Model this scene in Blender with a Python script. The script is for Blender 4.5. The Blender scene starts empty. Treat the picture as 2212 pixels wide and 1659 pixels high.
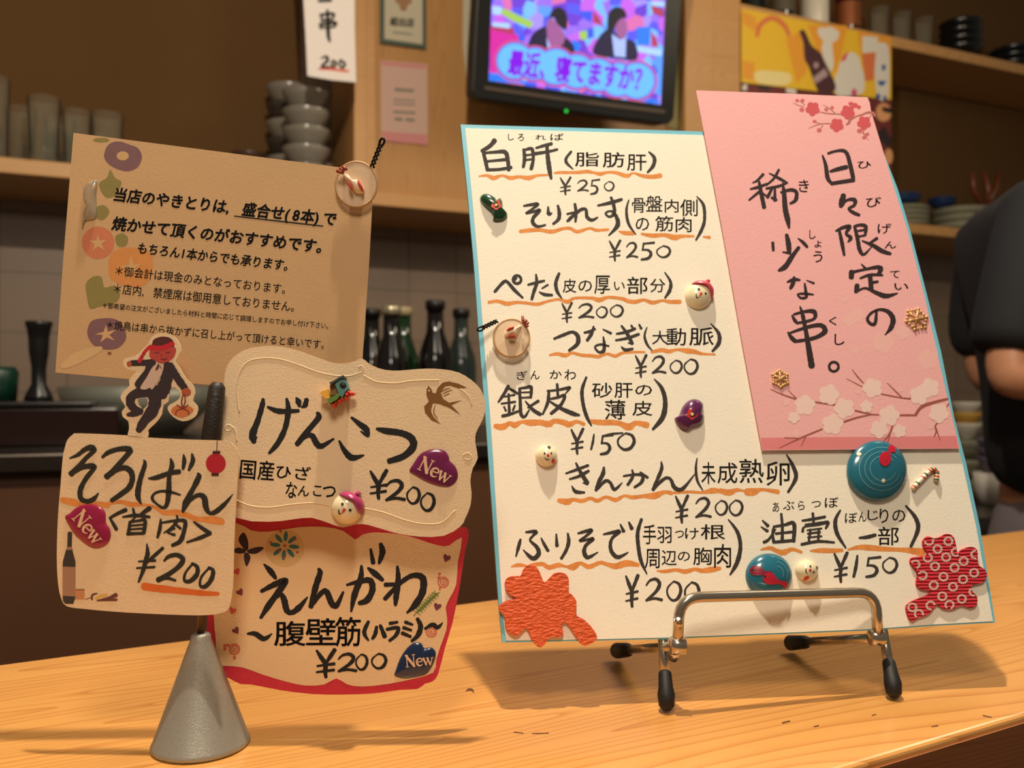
import bpy, bmesh, math, random
from mathutils import Vector, Matrix
from mathutils.geometry import tessellate_polygon
random.seed(7)
sc = bpy.context.scene
COL = sc.collection
R = math.radians
# ------------------------------------------------------------------ frame, camera
CT = 1.05                       # height of the counter top
EYE = 0.147                     # eye above the counter
F = 1900.0; CX = 1106.0; HY = 850.0
YAW = R(23.4)
RT = Vector((math.cos(YAW), -math.sin(YAW), 0)); FW = Vector((math.sin(YAW), math.cos(YAW), 0)); UP = Vector((0, 0, 1))
CAM = Vector((0, 0, CT+EYE))
cd = bpy.data.cameras.new('camera'); cam = bpy.data.objects.new('camera', cd); COL.objects.link(cam)
cam.location = CAM; cam.rotation_euler = (R(90), 0, -YAW)
cd.sensor_width = 36; cd.lens = F/2212*36; cd.shift_y = (HY-829.5)/2212
cd.clip_start = 0.01; cd.clip_end = 50
cd.dof.use_dof = True; cd.dof.focus_distance = 0.40; cd.dof.aperture_fstop = 12
sc.camera = cam
sc.view_settings.view_transform = 'Standard'; sc.view_settings.look = 'None'
sc.view_settings.exposure = 0; sc.view_settings.gamma = 1; sc.view_settings.use_curve_mapping = False
def c2w(X, H, Z): return Vector((0, 0, CT)) + RT*X + FW*Z + UP*H       # right, above counter, away
# ------------------------------------------------------------------ world and lamps
W = bpy.data.worlds.new('world'); sc.world = W; W.use_nodes = True
W.node_tree.nodes['Background'].inputs[0].default_value = (1, .84, .66, 1)
W.node_tree.nodes['Background'].inputs[1].default_value = 0.13
def lamp(name, kind, loc, energy, color=(1, .8, .55), size=.1, target=None, sizey=None):
    l = bpy.data.lights.new(name, kind); o = bpy.data.objects.new(name, l); COL.objects.link(o)
    o.location = loc; l.energy = energy; l.color = color
    if kind == 'AREA':
        l.size = size
        if sizey: l.shape = 'RECTANGLE'; l.size_y = sizey
    else: l.shadow_soft_size = size
    if target is not None: o.rotation_euler = (Vector(target)-Vector(loc)).to_track_quat('-Z', 'Y').to_euler()
    return o
lamp('counter_lamp', 'POINT', c2w(-.02, 1.36, .385), 71, (1, .88, .70), .018)
lamp('guest_lamp', 'AREA', c2w(-.05, .95, -.22), 5.6, (1, .86, .70), .22, c2w(.0, .05, .45))
lamp('side_fill', 'AREA', c2w(.75, 1.15, 1.0), 7, (1, .86, .68), .5, c2w(.1, 0, .45))  # added soft fill for the shadow around the board
lamp('kitchen_lamp', 'AREA', (1.9, 1.0, 2.5), 7.5, (1, .84, .60), .4, (1.1, 2.3, 1.4))
lamp('kitchen_lamp', 'AREA', (-.2, 1.1, 2.5), 1.5, (1, .84, .6), .5, (.1, 2.3, 1.4))
# ------------------------------------------------------------------ materials
def lin(c):
    return tuple(((v/255)/12.92 if v/255 <= .04045 else ((v/255+.055)/1.055)**2.4) for v in c)+(1,)
MC = {}
def M(name, rgb, rough=.6, metal=0, var=0, vscale=200, bump=0, bscale=400, emit=0, trans=0, coat=0, alpha=1, spec=.5):
    if name in MC: return MC[name]
    m = bpy.data.materials.new(name); m.use_nodes = True; nt = m.node_tree; b = nt.nodes['Principled BSDF']
    c = lin(rgb or (128,128,128))
    b.inputs['Base Color'].default_value = c; b.inputs['Roughness'].default_value = rough; b.inputs['Metallic'].default_value = metal
    b.inputs['Specular IOR Level'].default_value = spec
    if trans: b.inputs['Transmission Weight'].default_value = trans; b.inputs['IOR'].default_value = 1.45
    if coat: b.inputs['Coat Weight'].default_value = coat; b.inputs['Coat Roughness'].default_value = .1
    if alpha < 1: b.inputs['Alpha'].default_value = alpha
    if emit: b.inputs['Emission Color'].default_value = c; b.inputs['Emission Strength'].default_value = emit; b.inputs['Base Color'].default_value = (0, 0, 0, 1)
    if var or bump:
        tc = nt.nodes.new('ShaderNodeTexCoord')
        if var:
            n = nt.nodes.new('ShaderNodeTexNoise'); n.inputs['Scale'].default_value = vscale; n.inputs['Detail'].default_value = 4
            nt.links.new(tc.outputs['Object'], n.inputs['Vector'])
            mx = nt.nodes.new('ShaderNodeMixRGB'); mx.inputs[1].default_value = tuple(v*(1-var) for v in c[:3])+(1,); mx.inputs[2].default_value = tuple(min(1, v*(1+var*.6)) for v in c[:3])+(1,)
            nt.links.new(n.outputs['Fac'], mx.inputs[0]); nt.links.new(mx.outputs[0], b.inputs['Base Color'])
        if bump:
            n = nt.nodes.new('ShaderNodeTexNoise'); n.inputs['Scale'].default_value = bscale; n.inputs['Detail'].default_value = 3
            nt.links.new(tc.outputs['Object'], n.inputs['Vector'])
            bp = nt.nodes.new('ShaderNodeBump'); bp.inputs['Strength'].default_value = bump; bp.inputs['Distance'].default_value = .001
            nt.links.new(n.outputs['Fac'], bp.inputs['Height']); nt.links.new(bp.outputs[0], b.inputs['Normal'])
    MC[name] = m; return m
def clear(name, tint, gloss=.16):
    m = bpy.data.materials.new(name); m.use_nodes = True; nt = m.node_tree; nt.nodes.remove(nt.nodes['Principled BSDF']); N = nt.nodes.new; L = nt.links.new
    tr = N('ShaderNodeBsdfTransparent'); tr.inputs[0].default_value = lin(tint); g = N('ShaderNodeBsdfGlossy'); g.inputs['Roughness'].default_value = .06
    df = N('ShaderNodeBsdfDiffuse'); df.inputs[0].default_value = lin((226, 222, 206)); lw = N('ShaderNodeLayerWeight'); lw.inputs[0].default_value = .1
    a = N('ShaderNodeMixShader'); a.inputs[0].default_value = .05; L(tr.outputs[0], a.inputs[1]); L(df.outputs[0], a.inputs[2])
    b = N('ShaderNodeMixShader'); L(lw.outputs['Fresnel'], b.inputs[0]); L(a.outputs[0], b.inputs[1]); L(g.outputs[0], b.inputs[2]); L(b.outputs[0], nt.nodes['Material Output'].inputs[0])
    MC[name] = m; return m
def wood(name, rgb, dark, ang=0, sc_=(1.2, 22, 22), rough=.35, contrast=.5, coat=0, rings=26):
    if name in MC: return MC[name]
    m = bpy.data.materials.new(name); m.use_nodes = True; nt = m.node_tree; b = nt.nodes['Principled BSDF']
    tc = nt.nodes.new('ShaderNodeTexCoord'); mp = nt.nodes.new('ShaderNodeMapping'); mp.vector_type = 'TEXTURE'; mp.inputs['Rotation'].default_value = (0, 0, ang)
    nt.links.new(tc.outputs['Object'], mp.inputs[0])
    m2 = nt.nodes.new('ShaderNodeMapping'); m2.inputs['Scale'].default_value = sc_; nt.links.new(mp.outputs[0], m2.inputs[0])
    n = nt.nodes.new('ShaderNodeTexNoise'); n.inputs['Scale'].default_value = 1; n.inputs['Detail'].default_value = 5; nt.links.new(m2.outputs[0], n.inputs['Vector'])
    m3 = nt.nodes.new('ShaderNodeMapping'); m3.inputs['Scale'].default_value = (sc_[0]*1.0, sc_[1]*.55, sc_[2]*.55); nt.links.new(mp.outputs[0], m3.inputs[0])
    w = nt.nodes.new('ShaderNodeTexNoise'); w.inputs['Scale'].default_value = 1; w.inputs['Detail'].default_value = 0
    nt.links.new(m3.outputs[0], w.inputs['Vector'])
    mu = nt.nodes.new('ShaderNodeMath'); mu.operation = 'MULTIPLY'; mu.inputs[1].default_value = rings; nt.links.new(w.outputs['Fac'], mu.inputs[0])
    fr = nt.nodes.new('ShaderNodeMath'); fr.operation = 'FRACT'; nt.links.new(mu.outputs[0], fr.inputs[0])
    pw = nt.nodes.new('ShaderNodeMath'); pw.operation = 'POWER'; pw.inputs[1].default_value = 5; nt.links.new(fr.outputs[0], pw.inputs[0])
    ml = nt.nodes.new('ShaderNodeMath'); ml.operation = 'MULTIPLY'; ml.inputs[1].default_value = contrast; nt.links.new(pw.outputs[0], ml.inputs[0])
    ad = nt.nodes.new('ShaderNodeMath'); ad.operation = 'MULTIPLY_ADD'; ad.inputs[1].default_value = contrast*.6; nt.links.new(n.outputs['Fac'], ad.inputs[0]); nt.links.new(ml.outputs[0], ad.inputs[2])
    mx = nt.nodes.new('ShaderNodeMixRGB'); mx.inputs[1].default_value = lin(rgb); mx.inputs[2].default_value = lin(dark)
    nt.links.new(ad.outputs[0], mx.inputs[0]); nt.links.new(mx.outputs[0], b.inputs['Base Color'])
    b.inputs['Roughness'].default_value = rough
    if coat: b.inputs['Coat Weight'].default_value = coat; b.inputs['Coat Roughness'].default_value = .2
    MC[name] = m; return m
# ------------------------------------------------------------------ objects
def mesh_obj(name, verts, faces, mat, parent=None, smooth=False, mats=None, fm=None):
    me = bpy.data.meshes.new(name); me.from_pydata([tuple(v) for v in verts], [], faces)
    for m in (mats or [mat]): me.materials.append(m)
    if fm: me.polygons.foreach_set('material_index', fm)
    if smooth: me.polygons.foreach_set('use_smooth', [True]*len(me.polygons))
    me.update()
    o = bpy.data.objects.new(name, me); COL.objects.link(o)
    if parent is not None:
        o.parent = parent
        if parent.type == 'EMPTY': o.location = -parent.location
    return o
def tag(o, label=None, cat=None, group=None, kind=None):
    if label: o['label'] = label
    if cat: o['category'] = cat
    if group: o['group'] = group
    if kind: o['kind'] = kind
    return o
def thing(name, loc, label, cat, group=None):
    o = bpy.data.objects.new(name, None); COL.objects.link(o); o.location = loc; o.empty_display_size = .01
    return tag(o, label, cat, group)
def struct(name, verts, faces, mat, **k): return tag(mesh_obj(name, verts, faces, mat, **k), kind='structure')
class MB:
    def __init__(s): s.v = []; s.f = []
    def add(s, v, f): n = len(s.v); s.v += [Vector(p) for p in v]; s.f += [tuple(i+n for i in q) for q in f]; return s
    def hexa(s, p): return s.add(p, [(3, 2, 1, 0), (4, 5, 6, 7), (0, 1, 5, 4), (1, 2, 6, 5), (2, 3, 7, 6), (3, 0, 4, 7)])
    def box(s, a, b):
        x0, y0, z0 = a; x1, y1, z1 = b
        return s.hexa([(x0, y0, z0), (x1, y0, z0), (x1, y1, z0), (x0, y1, z0), (x0, y0, z1), (x1, y0, z1), (x1, y1, z1), (x0, y1, z1)])
    def lathe(s, prof, c, seg=28, axis=UP):
        axis = Vector(axis).normalized(); a = axis.orthogonal().normalized(); b = axis.cross(a); c = Vector(c); n = len(prof)
        v = []; f = []
        for k in range(seg):
            t = 2*math.pi*k/seg; d = a*math.cos(t)+b*math.sin(t)
            v += [c+d*r+axis*h for r, h in prof]
        for k in range(seg):
            q = (k+1) % seg
            f += [(k*n+i, q*n+i, q*n+i+1, k*n+i+1) for i in range(n-1)]
        return s.add(v, f)
    def tube(s, pts, r, seg=10, closed=False, cap=True):
        pts = [Vector(p) for p in pts]; n = len(pts); rr = r if isinstance(r, (list, tuple)) else [r]*n
        v = []; f = []; prev = None
        for i, p in enumerate(pts):
            if closed: t = pts[(i+1) % n]-pts[i-1]
            else: t = pts[min(i+1, n-1)]-pts[max(i-1, 0)]
            t.normalize()
            if prev is None: a = t.orthogonal().normalized()
            else: a = (prev-t*prev.dot(t)).normalized()
            prev = a; b = t.cross(a)
            v += [p+(a*math.cos(2*math.pi*k/seg)+b*math.sin(2*math.pi*k/seg))*rr[i] for k in range(seg)]
        for i in range(n if closed else n-1):
            j = (i+1) % n
            f += [(i*seg+k, i*seg+(k+1) % seg, j*seg+(k+1) % seg, j*seg+k) for k in range(seg)]
        if cap and not closed: f += [tuple(range(seg))[::-1], tuple((n-1)*seg+k for k in range(seg))]
        return s.add(v, f)
    def build(s, name, mat, parent=None, smooth=False):
        o = mesh_obj(name, s.v, s.f, mat, parent, smooth)
        bm = bmesh.new(); bm.from_mesh(o.data); bmesh.ops.remove_doubles(bm, verts=bm.verts, dist=1e-6); bmesh.ops.recalc_face_normals(bm, faces=bm.faces); bm.to_mesh(o.data); bm.free()
        return o
def bevel(o, w, seg=2):
    m = o.modifiers.new('bevel', 'BEVEL'); m.width = w; m.segments = seg; m.limit_method = 'ANGLE'; m.angle_limit = R(35)
    return o
# ------------------------------------------------------------------ surfaces seen from the photograph's station
def ray(px, py): return RT*((px-CX)/F) + UP*((HY-py)/F) + FW
class Surf:                                             # a plane; p() gives the point of it that lies behind a photo pixel
    def __init__(s, p0, n): s.p0 = Vector(p0); s.n = Vector(n).normalized()
    def p(s, px, py, off=0.0):
        d = ray(px, py); t = (s.p0-CAM).dot(s.n)/d.dot(s.n)
        return CAM+d*t+s.n*off
    def mpp(s, px, py): return (s.p(px+1, py)-s.p(px, py)).length
def onY(px, py, Y):
    d = ray(px, py); return CAM+d*(Y/d.y)
def onH(px, py, H):
    d = ray(px, py); return CAM+d*((CT+H-CAM.z)/d.z)
def Z(o):                                               # zoom frame -> photo frame
    ox, oy, s = o
    return lambda x, y: (ox+x/s, oy+y/s)
def smooth2(pts, closed=False, sub=5):
    n = len(pts); out = []
    if n < 3 and not closed: 
        return [tuple(a+(b-a)*k/4 for a, b in zip(pts[0], pts[1])) for k in range(5)] if n == 2 else pts
    for i in range(n if closed else n-1):
        p0 = pts[(i-1) % n] if closed or i > 0 else pts[0]; p1 = pts[i]; p2 = pts[(i+1) % n]; p3 = pts[(i+2) % n] if closed or i+2 < n else pts[-1]
        for k in range(sub):
            t = k/sub
            out.append(tuple(.5*((2*b)+(c-a)*t+(2*a-5*b+4*c-d)*t*t+(3*b-a-3*c+d)*t**3) for a, b, c, d in zip(p0, p1, p2, p3)))
    if not closed: out.append(tuple(pts[-1]))
    return out
def slab(name, surf, poly, thick, mat, parent=None, off=0.0, holes=(), smooth=False, wpoly=None):
    loops = [poly]+list(holes)
    v = []; n = 0; f = []
    tess = tessellate_polygon([[Vector((x, -y, 0)) for x, y in L] for L in loops])
    flat = [q for L in loops for q in L]; N = len(flat)
    v = [surf.p(x, y, off+thick) for x, y in flat]+[surf.p(x, y, off) for x, y in flat]
    for t in tess:
        a, b, c = (v[i] for i in t)
        if (b-a).cross(c-a).dot(surf.n) < 0: t = (t[0], t[2], t[1])
        f.append(tuple(t)); f.append(tuple(i+N for i in reversed(t)))
    s = 0
    for L in loops:
        k = len(L)
        f += [(s+i, s+(i+1) % k, s+(i+1) % k+N, s+i+N) for i in range(k)]; s += k
    o = mesh_obj(name, v, f, mat, parent)
    bm = bmesh.new(); bm.from_mesh(o.data); bmesh.ops.recalc_face_normals(bm, faces=bm.faces); bm.to_mesh(o.data); bm.free()
    return o
def puff(name, surf, poly, h, mat, parent=None, off=0.0, c=None, steps=6, smooth=True):
    """rounded relief: rings of the outline drawn in towards c and lifted off the surface"""
    n = len(poly); c = c or (sum(p[0] for p in poly)/n, sum(p[1] for p in poly)/n)
    v = []; f = []
    for k in range(steps):
        a = k/(steps)*math.pi/2; s = math.cos(a); z = math.sin(a)*h
        v += [surf.p(c[0]+(x-c[0])*s, c[1]+(y-c[1])*s, off+z) for x, y in poly]
    v.append(surf.p(c[0], c[1], off+h)); top = len(v)-1
    for k in range(steps-1): f += [(k*n+i, k*n+(i+1) % n, (k+1)*n+(i+1) % n, (k+1)*n+i) for i in range(n)]
    f += [((steps-1)*n+i, (steps-1)*n+(i+1) % n, top) for i in range(n)]
    f.append(tuple(range(n))[::-1])
    o = mesh_obj(name, v, f, mat, parent, smooth)
    bm = bmesh.new(); bm.from_mesh(o.data); bmesh.ops.recalc_face_normals(bm, faces=bm.faces); bm.to_mesh(o.data); bm.free()
    return o
def ell(cx, cy, rx, ry=None, rot=0, n=28):
    ry = ry or rx; c, s = math.cos(R(rot)), math.sin(R(rot)); o = []
    for k in range(n):
        a = 2*math.pi*k/n; x, y = rx*math.cos(a), ry*math.sin(a); o.append((cx+x*c-y*s, cy+x*s+y*c))
    return o
# ------------------------------------------------------------------ brush writing and print
class Ink:
    fat = 1.0
    def __init__(s, surf, zoom, off=.00012): s.S = surf; s.z = Z(zoom); s.k = zoom[2]; s.off = off; s.v = []; s.f = []; s.n = 0; s.g = []
    def _o(s): s.n += 1; s.g.append((len(s.v), len(s.f))); return s.off+s.n*6e-7
    def ribbon(s, pts, closed=False):
        P = smooth2(pts, closed, 6 if len(pts) > 2 else 4); n = len(P); L = []; Rr = []
        for i, (x, y, w) in enumerate(P):
            if closed: dx, dy = P[(i+1) % n][0]-P[i-1][0], P[(i+1) % n][1]-P[i-1][1]
            else: dx, dy = P[min(i+1, n-1)][0]-P[max(i-1, 0)][0], P[min(i+1, n-1)][1]-P[max(i-1, 0)][1]
            d = math.hypot(dx, dy) or 1; nx, ny = -dy/d, dx/d; w = max(w, 1)/2
            w *= s.fat*(1+.07*math.sin(x*.11+y*.07+i))
            L.append((x+nx*w, y+ny*w)); Rr.append((x-nx*w, y-ny*w))
        o = s._o(); b = len(s.v)
        for p, q in zip(L, Rr): s.v += [s.S.p(*s.z(*p), o), s.S.p(*s.z(*q), o)]
        for i in range(n if closed else n-1):
            j = (i+1) % n; s.f.append((b+2*i, b+2*i+1, b+2*j+1, b+2*j))
        if not closed:
            for (x, y, w), e, sg in ((P[0], 0, -1), (P[-1], n-1, 1)):
                q = P[1] if e == 0 else P[-2]; dx, dy = (x-q[0]), (y-q[1]); d = math.hypot(dx, dy) or 1; dx /= d; dy /= d; w = max(w, 1)/2*s.fat
                bb = len(s.v); s.v += [s.S.p(*s.z(x+(-dy*math.cos(a)+dx*math.sin(a)*.8)*w, y+(dx*math.cos(a)+dy*math.sin(a)*.8)*w), o) for a in (0, .6, 1.2, 1.9, 2.5, math.pi)]
                s.f.append(tuple(range(bb, bb+6)))
        return s
    def st(s, txt, ws=1.0):
        for t in txt.split(';'):
            p = [tuple(float(q) for q in w.split(',')) for w in t.split()]
            if p: s.ribbon([(x, y, w*ws) for x, y, w in p])
        return s
    def poly(s, pts, sm=False):
        if isinstance(pts, str): pts = [tuple(float(q) for q in w.split(',')) for w in pts.split()]
        if sm: pts = smooth2(pts, True, 4)
        o = s._o(); b = len(s.v); s.v += [s.S.p(*s.z(x, y), o) for x, y in pts]
        T = tessellate_polygon([[Vector((x, -y, 0)) for x, y in pts]])
        if not getattr(s.S, 'curved', 0): s.f += [tuple(b+i for i in t) for t in T]; return s
        del s.v[b:]; n = 6                                # on a dome the fill follows the curve
        for t in T:
            A, B, C = (pts[i] for i in t); idx = {}
            for i in range(n+1):
                for j in range(n+1-i):
                    idx[i, j] = len(s.v); w = 1-(i+j)/n
                    s.v.append(s.S.p(*s.z(A[0]*w+B[0]*i/n+C[0]*j/n, A[1]*w+B[1]*i/n+C[1]*j/n), o))
            for i in range(n):
                for j in range(n-i):
                    s.f.append((idx[i, j], idx[i+1, j], idx[i, j+1]))
                    if i+j < n-1: s.f.append((idx[i+1, j], idx[i+1, j+1], idx[i, j+1]))
        return s
    def circ(s, cx, cy, r, ry=None, rot=0): return s.poly(ell(cx, cy, r, ry, rot, 22))
    def ring(s, cx, cy, r, w, ry=None, rot=0): return s.ribbon([(x, y, w) for x, y in ell(cx, cy, r, ry, rot, 12)], True)
    def num(s, chars):
        for ch, x0, y0, x1, y1 in chars:
            for t in NUM[ch].split(';'):
                k = ((x1-x0)+(y1-y0))/200*(1.6 if ch == '1' else 1)
                s.ribbon([(x0+(x1-x0)*a/100, y0+(y1-y0)*b/100, w*k) for a, b, w in (tuple(float(q) for q in u.split(',')) for u in t.split())])
        return s
    def ch(s, c, x0, y0, x1, y1, rot=0, bold=.02, sh=0):
        """one character fitted to a box"""
        V, Fc, (a0, b0, a1, b1) = glyph(c, 0)
        V, Fc = thicken(V, Fc, bold); a0 -= bold; a1 += bold; b0 -= bold; b1 += bold; o = s._o(); b = len(s.v)
        cx, cy = (x0+x1)/2, (y0+y1)/2; cr, sr = math.cos(R(rot)), math.sin(R(rot))
        for x, y in V:
            u = ((x-a0)/(a1-a0)-.5)*(x1-x0)+sh*((y-b0)/(b1-b0)-.5)*(x1-x0); w = (.5-(y-b0)/(b1-b0))*(y1-y0)
            s.v.append(s.S.p(*s.z(cx+u*cr-w*sr, cy+u*sr+w*cr), o))
        s.f += [tuple(b+i for i in q) for q in Fc]
        return s
    def line(s, txt, x0, y0, x1, y1, h, bold=.01, sh=0):
        """a printed line centred on x0,y0 - x1,y1; h = body height"""
        adv = [(.56 if ord(c) < 128 else 1.0) for c in txt]; T = sum(adv); dx, dy = x1-x0, y1-y0; L = math.hypot(dx, dy); k = L/T
        ux, uy = dx/L, dy/L; pos = 0
        for c, a in zip(txt, adv):
            if c != ' ':
                V, Fc, bb = glyph(c, 0); V, Fc = thicken(V, Fc, bold); o = s._o(); b = len(s.v)
                for x, y in V:
                    u = (pos+x+sh*(y-.35))*k; w = -(y-.37)*h
                    s.v.append(s.S.p(*s.z(x0+ux*u-uy*w, y0+uy*u+ux*w), o))
                s.f += [tuple(b+i for i in q) for q in Fc]
            pos += a
        return s
    def parts(s, name, mat, parent, per=1):
        G = s.g[::per]+[(len(s.v), len(s.f))]; out = []
        for (v0, f0), (v1, f1) in zip(G, G[1:]):
            k = Ink(s.S, (0, 0, 1)); k.v = s.v[v0:v1]; k.f = [tuple(i-v0 for i in f) for f in s.f[f0:f1]]; out.append(k.build(name, mat, parent))
        return out
    def words(s, name, mat, parent, gap=.008):            # strokes that stand close together form one written word
        G = s.g+[(len(s.v), len(s.f))]; P = []
        for (v0, f0), (v1, f1) in zip(G, G[1:]):
            if v1 == v0: continue
            a = [min(q[i] for q in s.v[v0:v1]) for i in range(3)]; b = [max(q[i] for q in s.v[v0:v1]) for i in range(3)]
            P.append([a, b, [(v0, v1, f0, f1)]])
        done = []
        while P:
            c = P.pop(0); hit = True
            while hit:
                hit = False
                for q in list(P):
                    if math.sqrt(sum(max(0, q[0][i]-c[1][i], c[0][i]-q[1][i])**2 for i in range(3))) < gap:
                        c = [[min(x, y) for x, y in zip(c[0], q[0])], [max(x, y) for x, y in zip(c[1], q[1])], c[2]+q[2]]; P.remove(q); hit = True
            done.append(c)
        for c in done:
            k = Ink(s.S, (0, 0, 1))
            for v0, v1, f0, f1 in c[2]:
                n = len(k.v); k.v += s.v[v0:v1]; k.f += [tuple(i-v0+n for i in f) for f in s.f[f0:f1]]
            k.build(name, mat, parent)
    def build(s, name, mat, parent):
        o = mesh_obj(name, s.v, s.f, mat, parent); n = s.S.n; me = o.data
        fl = [p.index for p in me.polygons if p.normal.dot(n) < 0]
        if fl:
            bm = bmesh.new(); bm.from_mesh(me); bm.faces.ensure_lookup_table(); bmesh.ops.reverse_faces(bm, faces=[bm.faces[i] for i in fl]); bm.to_mesh(me); bm.free()
        return o
GC = {}
def thicken(V, Fc, b):
    if b <= 0: return V, Fc
    n = len(V); d = [(0, 0), (b, 0), (-b, 0), (0, b), (0, -b), (b*.7, b*.7), (-b*.7, b*.7), (b*.7, -b*.7), (-b*.7, -b*.7)]
    return [(x+u, y+w) for u, w in d for x, y in V], [tuple(i+n*k for i in q) for k in range(len(d)) for q in Fc]
def glyph(c, bold):
    k = (c, bold)
    if k not in GC:
        cu = bpy.data.curves.new('t', 'FONT'); cu.body = c; cu.size = 1; cu.resolution_u = 2; cu.offset = bold
        o = bpy.data.objects.new('t', cu); me = o.to_mesh()
        V = [(v.co.x, v.co.y) for v in me.vertices]; Fc = [tuple(p.vertices) for p in me.polygons]
        o.to_mesh_clear(); bpy.data.objects.remove(o); bpy.data.curves.remove(cu)
        xs = [v[0] for v in V]; ys = [v[1] for v in V]
        GC[k] = (V, Fc, (min(xs), min(ys), max(xs), max(ys)))
    return GC[k]
NUM = {'¥': "5,2,8 25,25,16 48,52,17 46,75,16 50,98,12;92,0,16 70,25,15 48,50,12;8,58,8 90,50,12;5,80,8 88,72,12",
 '2': "8,30,8 30,10,12 65,5,16 85,25,18 65,55,17 10,92,13;8,92,12 55,84,13 98,90,15",
 '0': "48,3,12 82,15,16 95,50,19 75,88,19 40,97,15 10,70,12 10,35,11 45,5,8",
 '5': "30,5,12 22,45,12;22,42,10 60,45,15 78,65,19 60,90,19 15,98,14;28,8,12 98,2,15", '1': "80,3,9 60,50,15 25,98,12"}
# ================================================================== SETTING
tile = M('wall_tile', (138, 116, 98), .45)
nt = tile.node_tree; b_ = nt.nodes['Principled BSDF']; tc = nt.nodes.new('ShaderNodeTexCoord'); mp = nt.nodes.new('ShaderNodeMapping'); mp.inputs['Rotation'].default_value = (R(90), 0, 0)
bk = nt.nodes.new('ShaderNodeTexBrick'); bk.offset = 0; bk.inputs['Scale'].default_value = 1; bk.inputs['Brick Width'].default_value = .15; bk.inputs['Row Height'].default_value = .15; bk.inputs['Mortar Size'].default_value = .002
bk.inputs['Color1'].default_value = lin((138, 116, 98)); bk.inputs['Color2'].default_value = lin((132, 112, 94)); bk.inputs['Mortar'].default_value = lin((104, 86, 70))
nt.links.new(tc.outputs['Object'], mp.inputs[0]); nt.links.new(mp.outputs[0], bk.inputs['Vector']); nt.links.new(bk.outputs['Color'], b_.inputs['Base Color'])
struct('floor', *((lambda m: (m.v, m.f))(MB().box((-2.2, -1.2, -.05), (4.6, 2.6, 0)))), M('floor_stone', (80, 70, 62), .6))
struct('wall_back', *((lambda m: (m.v, m.f))(MB().box((-2.2, 2.5, 0), (5.2, 2.6, 3.3)))), tile)
shelfw = wood('shelf_wood', (206, 156, 98), (176, 120, 62), 0, (1.5, 18, 26), .45, .5)
panelw = wood('panel_wood', (190, 138, 78), (158, 108, 56), 0, (14, 14, 1.2), .5, .5)
WY = 2.2
xl = onY(0, 338, WY); zl = xl.z; th = .035
x1100 = onY(1100, 400, WY).x; xs = {p: onY(p, 300, WY).x for p in (690, 764, 792, 815, 1475, 1540, 1600, 1925)}
# upper wall lining behind the open shelves
nich = M('niche_board', (98, 70, 40), .85, var=.08, vscale=8, spec=.12)
struct('trim_1', *((lambda m: (m.v, m.f))(MB().box((-2.1, 2.48, zl), (xs[690], 2.5, 3.2)))), nich)
struct('trim_2', *((lambda m: (m.v, m.f))(MB().box((xs[1600], 2.48, onY(1977, 500, WY).z), (4.9, 2.5, 3.2)))), nich)
o = MB().box((-2.1, WY, zl-th), (x1100, 2.5, zl)).build('wall_shelf', shelfw); bevel(o, .003)
tag(o, 'blond wooden wall shelf carrying drinking glasses and bowls at the left', 'shelf')
z_ur = onY(1925, 77, WY).z; z_lr = onY(1977, 483, WY).z
o = MB().box((xs[1600], WY, z_ur-.036), (4.9, 2.5, z_ur)).build('wall_shelf', shelfw); bevel(o, .003)
tag(o, 'blond wooden upper wall shelf with bottles, behind the yellow poster', 'shelf')
o = MB().box((xs[1600], WY, z_lr-.034), (4.9, 2.5, z_lr)).build('wall_shelf', shelfw); bevel(o, .003)
tag(o, 'blond wooden lower wall shelf with stacked plates at the right', 'shelf')
# panelled cupboard front between the shelves
t = thing('wall_cupboard', (xs[764], WY, zl), 'blond wooden panelled cupboard front behind the television', 'cupboard')
for a, b_x, dy in ((764, 792, 0), (792, 815, .012)):
    bevel(MB().box((xs[a]+.001, WY+dy, zl+.001), (xs[b_x], 2.47, 2.6)).build('post', shelfw, t), .003)
for a, b_x in ((1475, 1540), (1540, 1600)):
    bevel(MB().box((xs[a]+.001, WY-(.01 if a == 1475 else 0), zl+.001), (xs[b_x], 2.47, 2.6)).build('post', shelfw, t), .003)
MB().box((xs[815]+.001, WY+.02, zl+.001), (xs[1475], 2.47, 2.6)).build('front_panel', panelw, t)
# low kitchen benches
BZ = 1.11; bx1 = onY(1500, 900, 1.45).x
t = thing('kitchen_bench', (0, 1.5, 0), 'dark brown kitchen bench with steel edge at the left', 'bench')
MB().box((-2.0, 1.47, .001), (bx1, 2.3, BZ-.03)).build('cabinet_body', M('dark_brown', (92, 56, 32), .5, var=.2, vscale=6), t)
bevel(MB().box((-2.0, 1.45, BZ-.03), (bx1, 2.3, BZ)).build('steel_top', M('steel', (88, 80, 74), .32, 1), t), .004)
t = thing('side_bench', (2.0, 1.8, 0), 'low dark bench carrying dishes, behind the person in black', 'bench')
MB().box((bx1+.05, 1.5, .001), (3.8, 2.35, .87)).build('cabinet_body', M('dark_brown', (52, 32, 18)), t)
MB().box((bx1+.05, 1.48, .87), (3.8, 2.35, .90)).build('steel_top', M('steel', ()), t)

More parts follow.
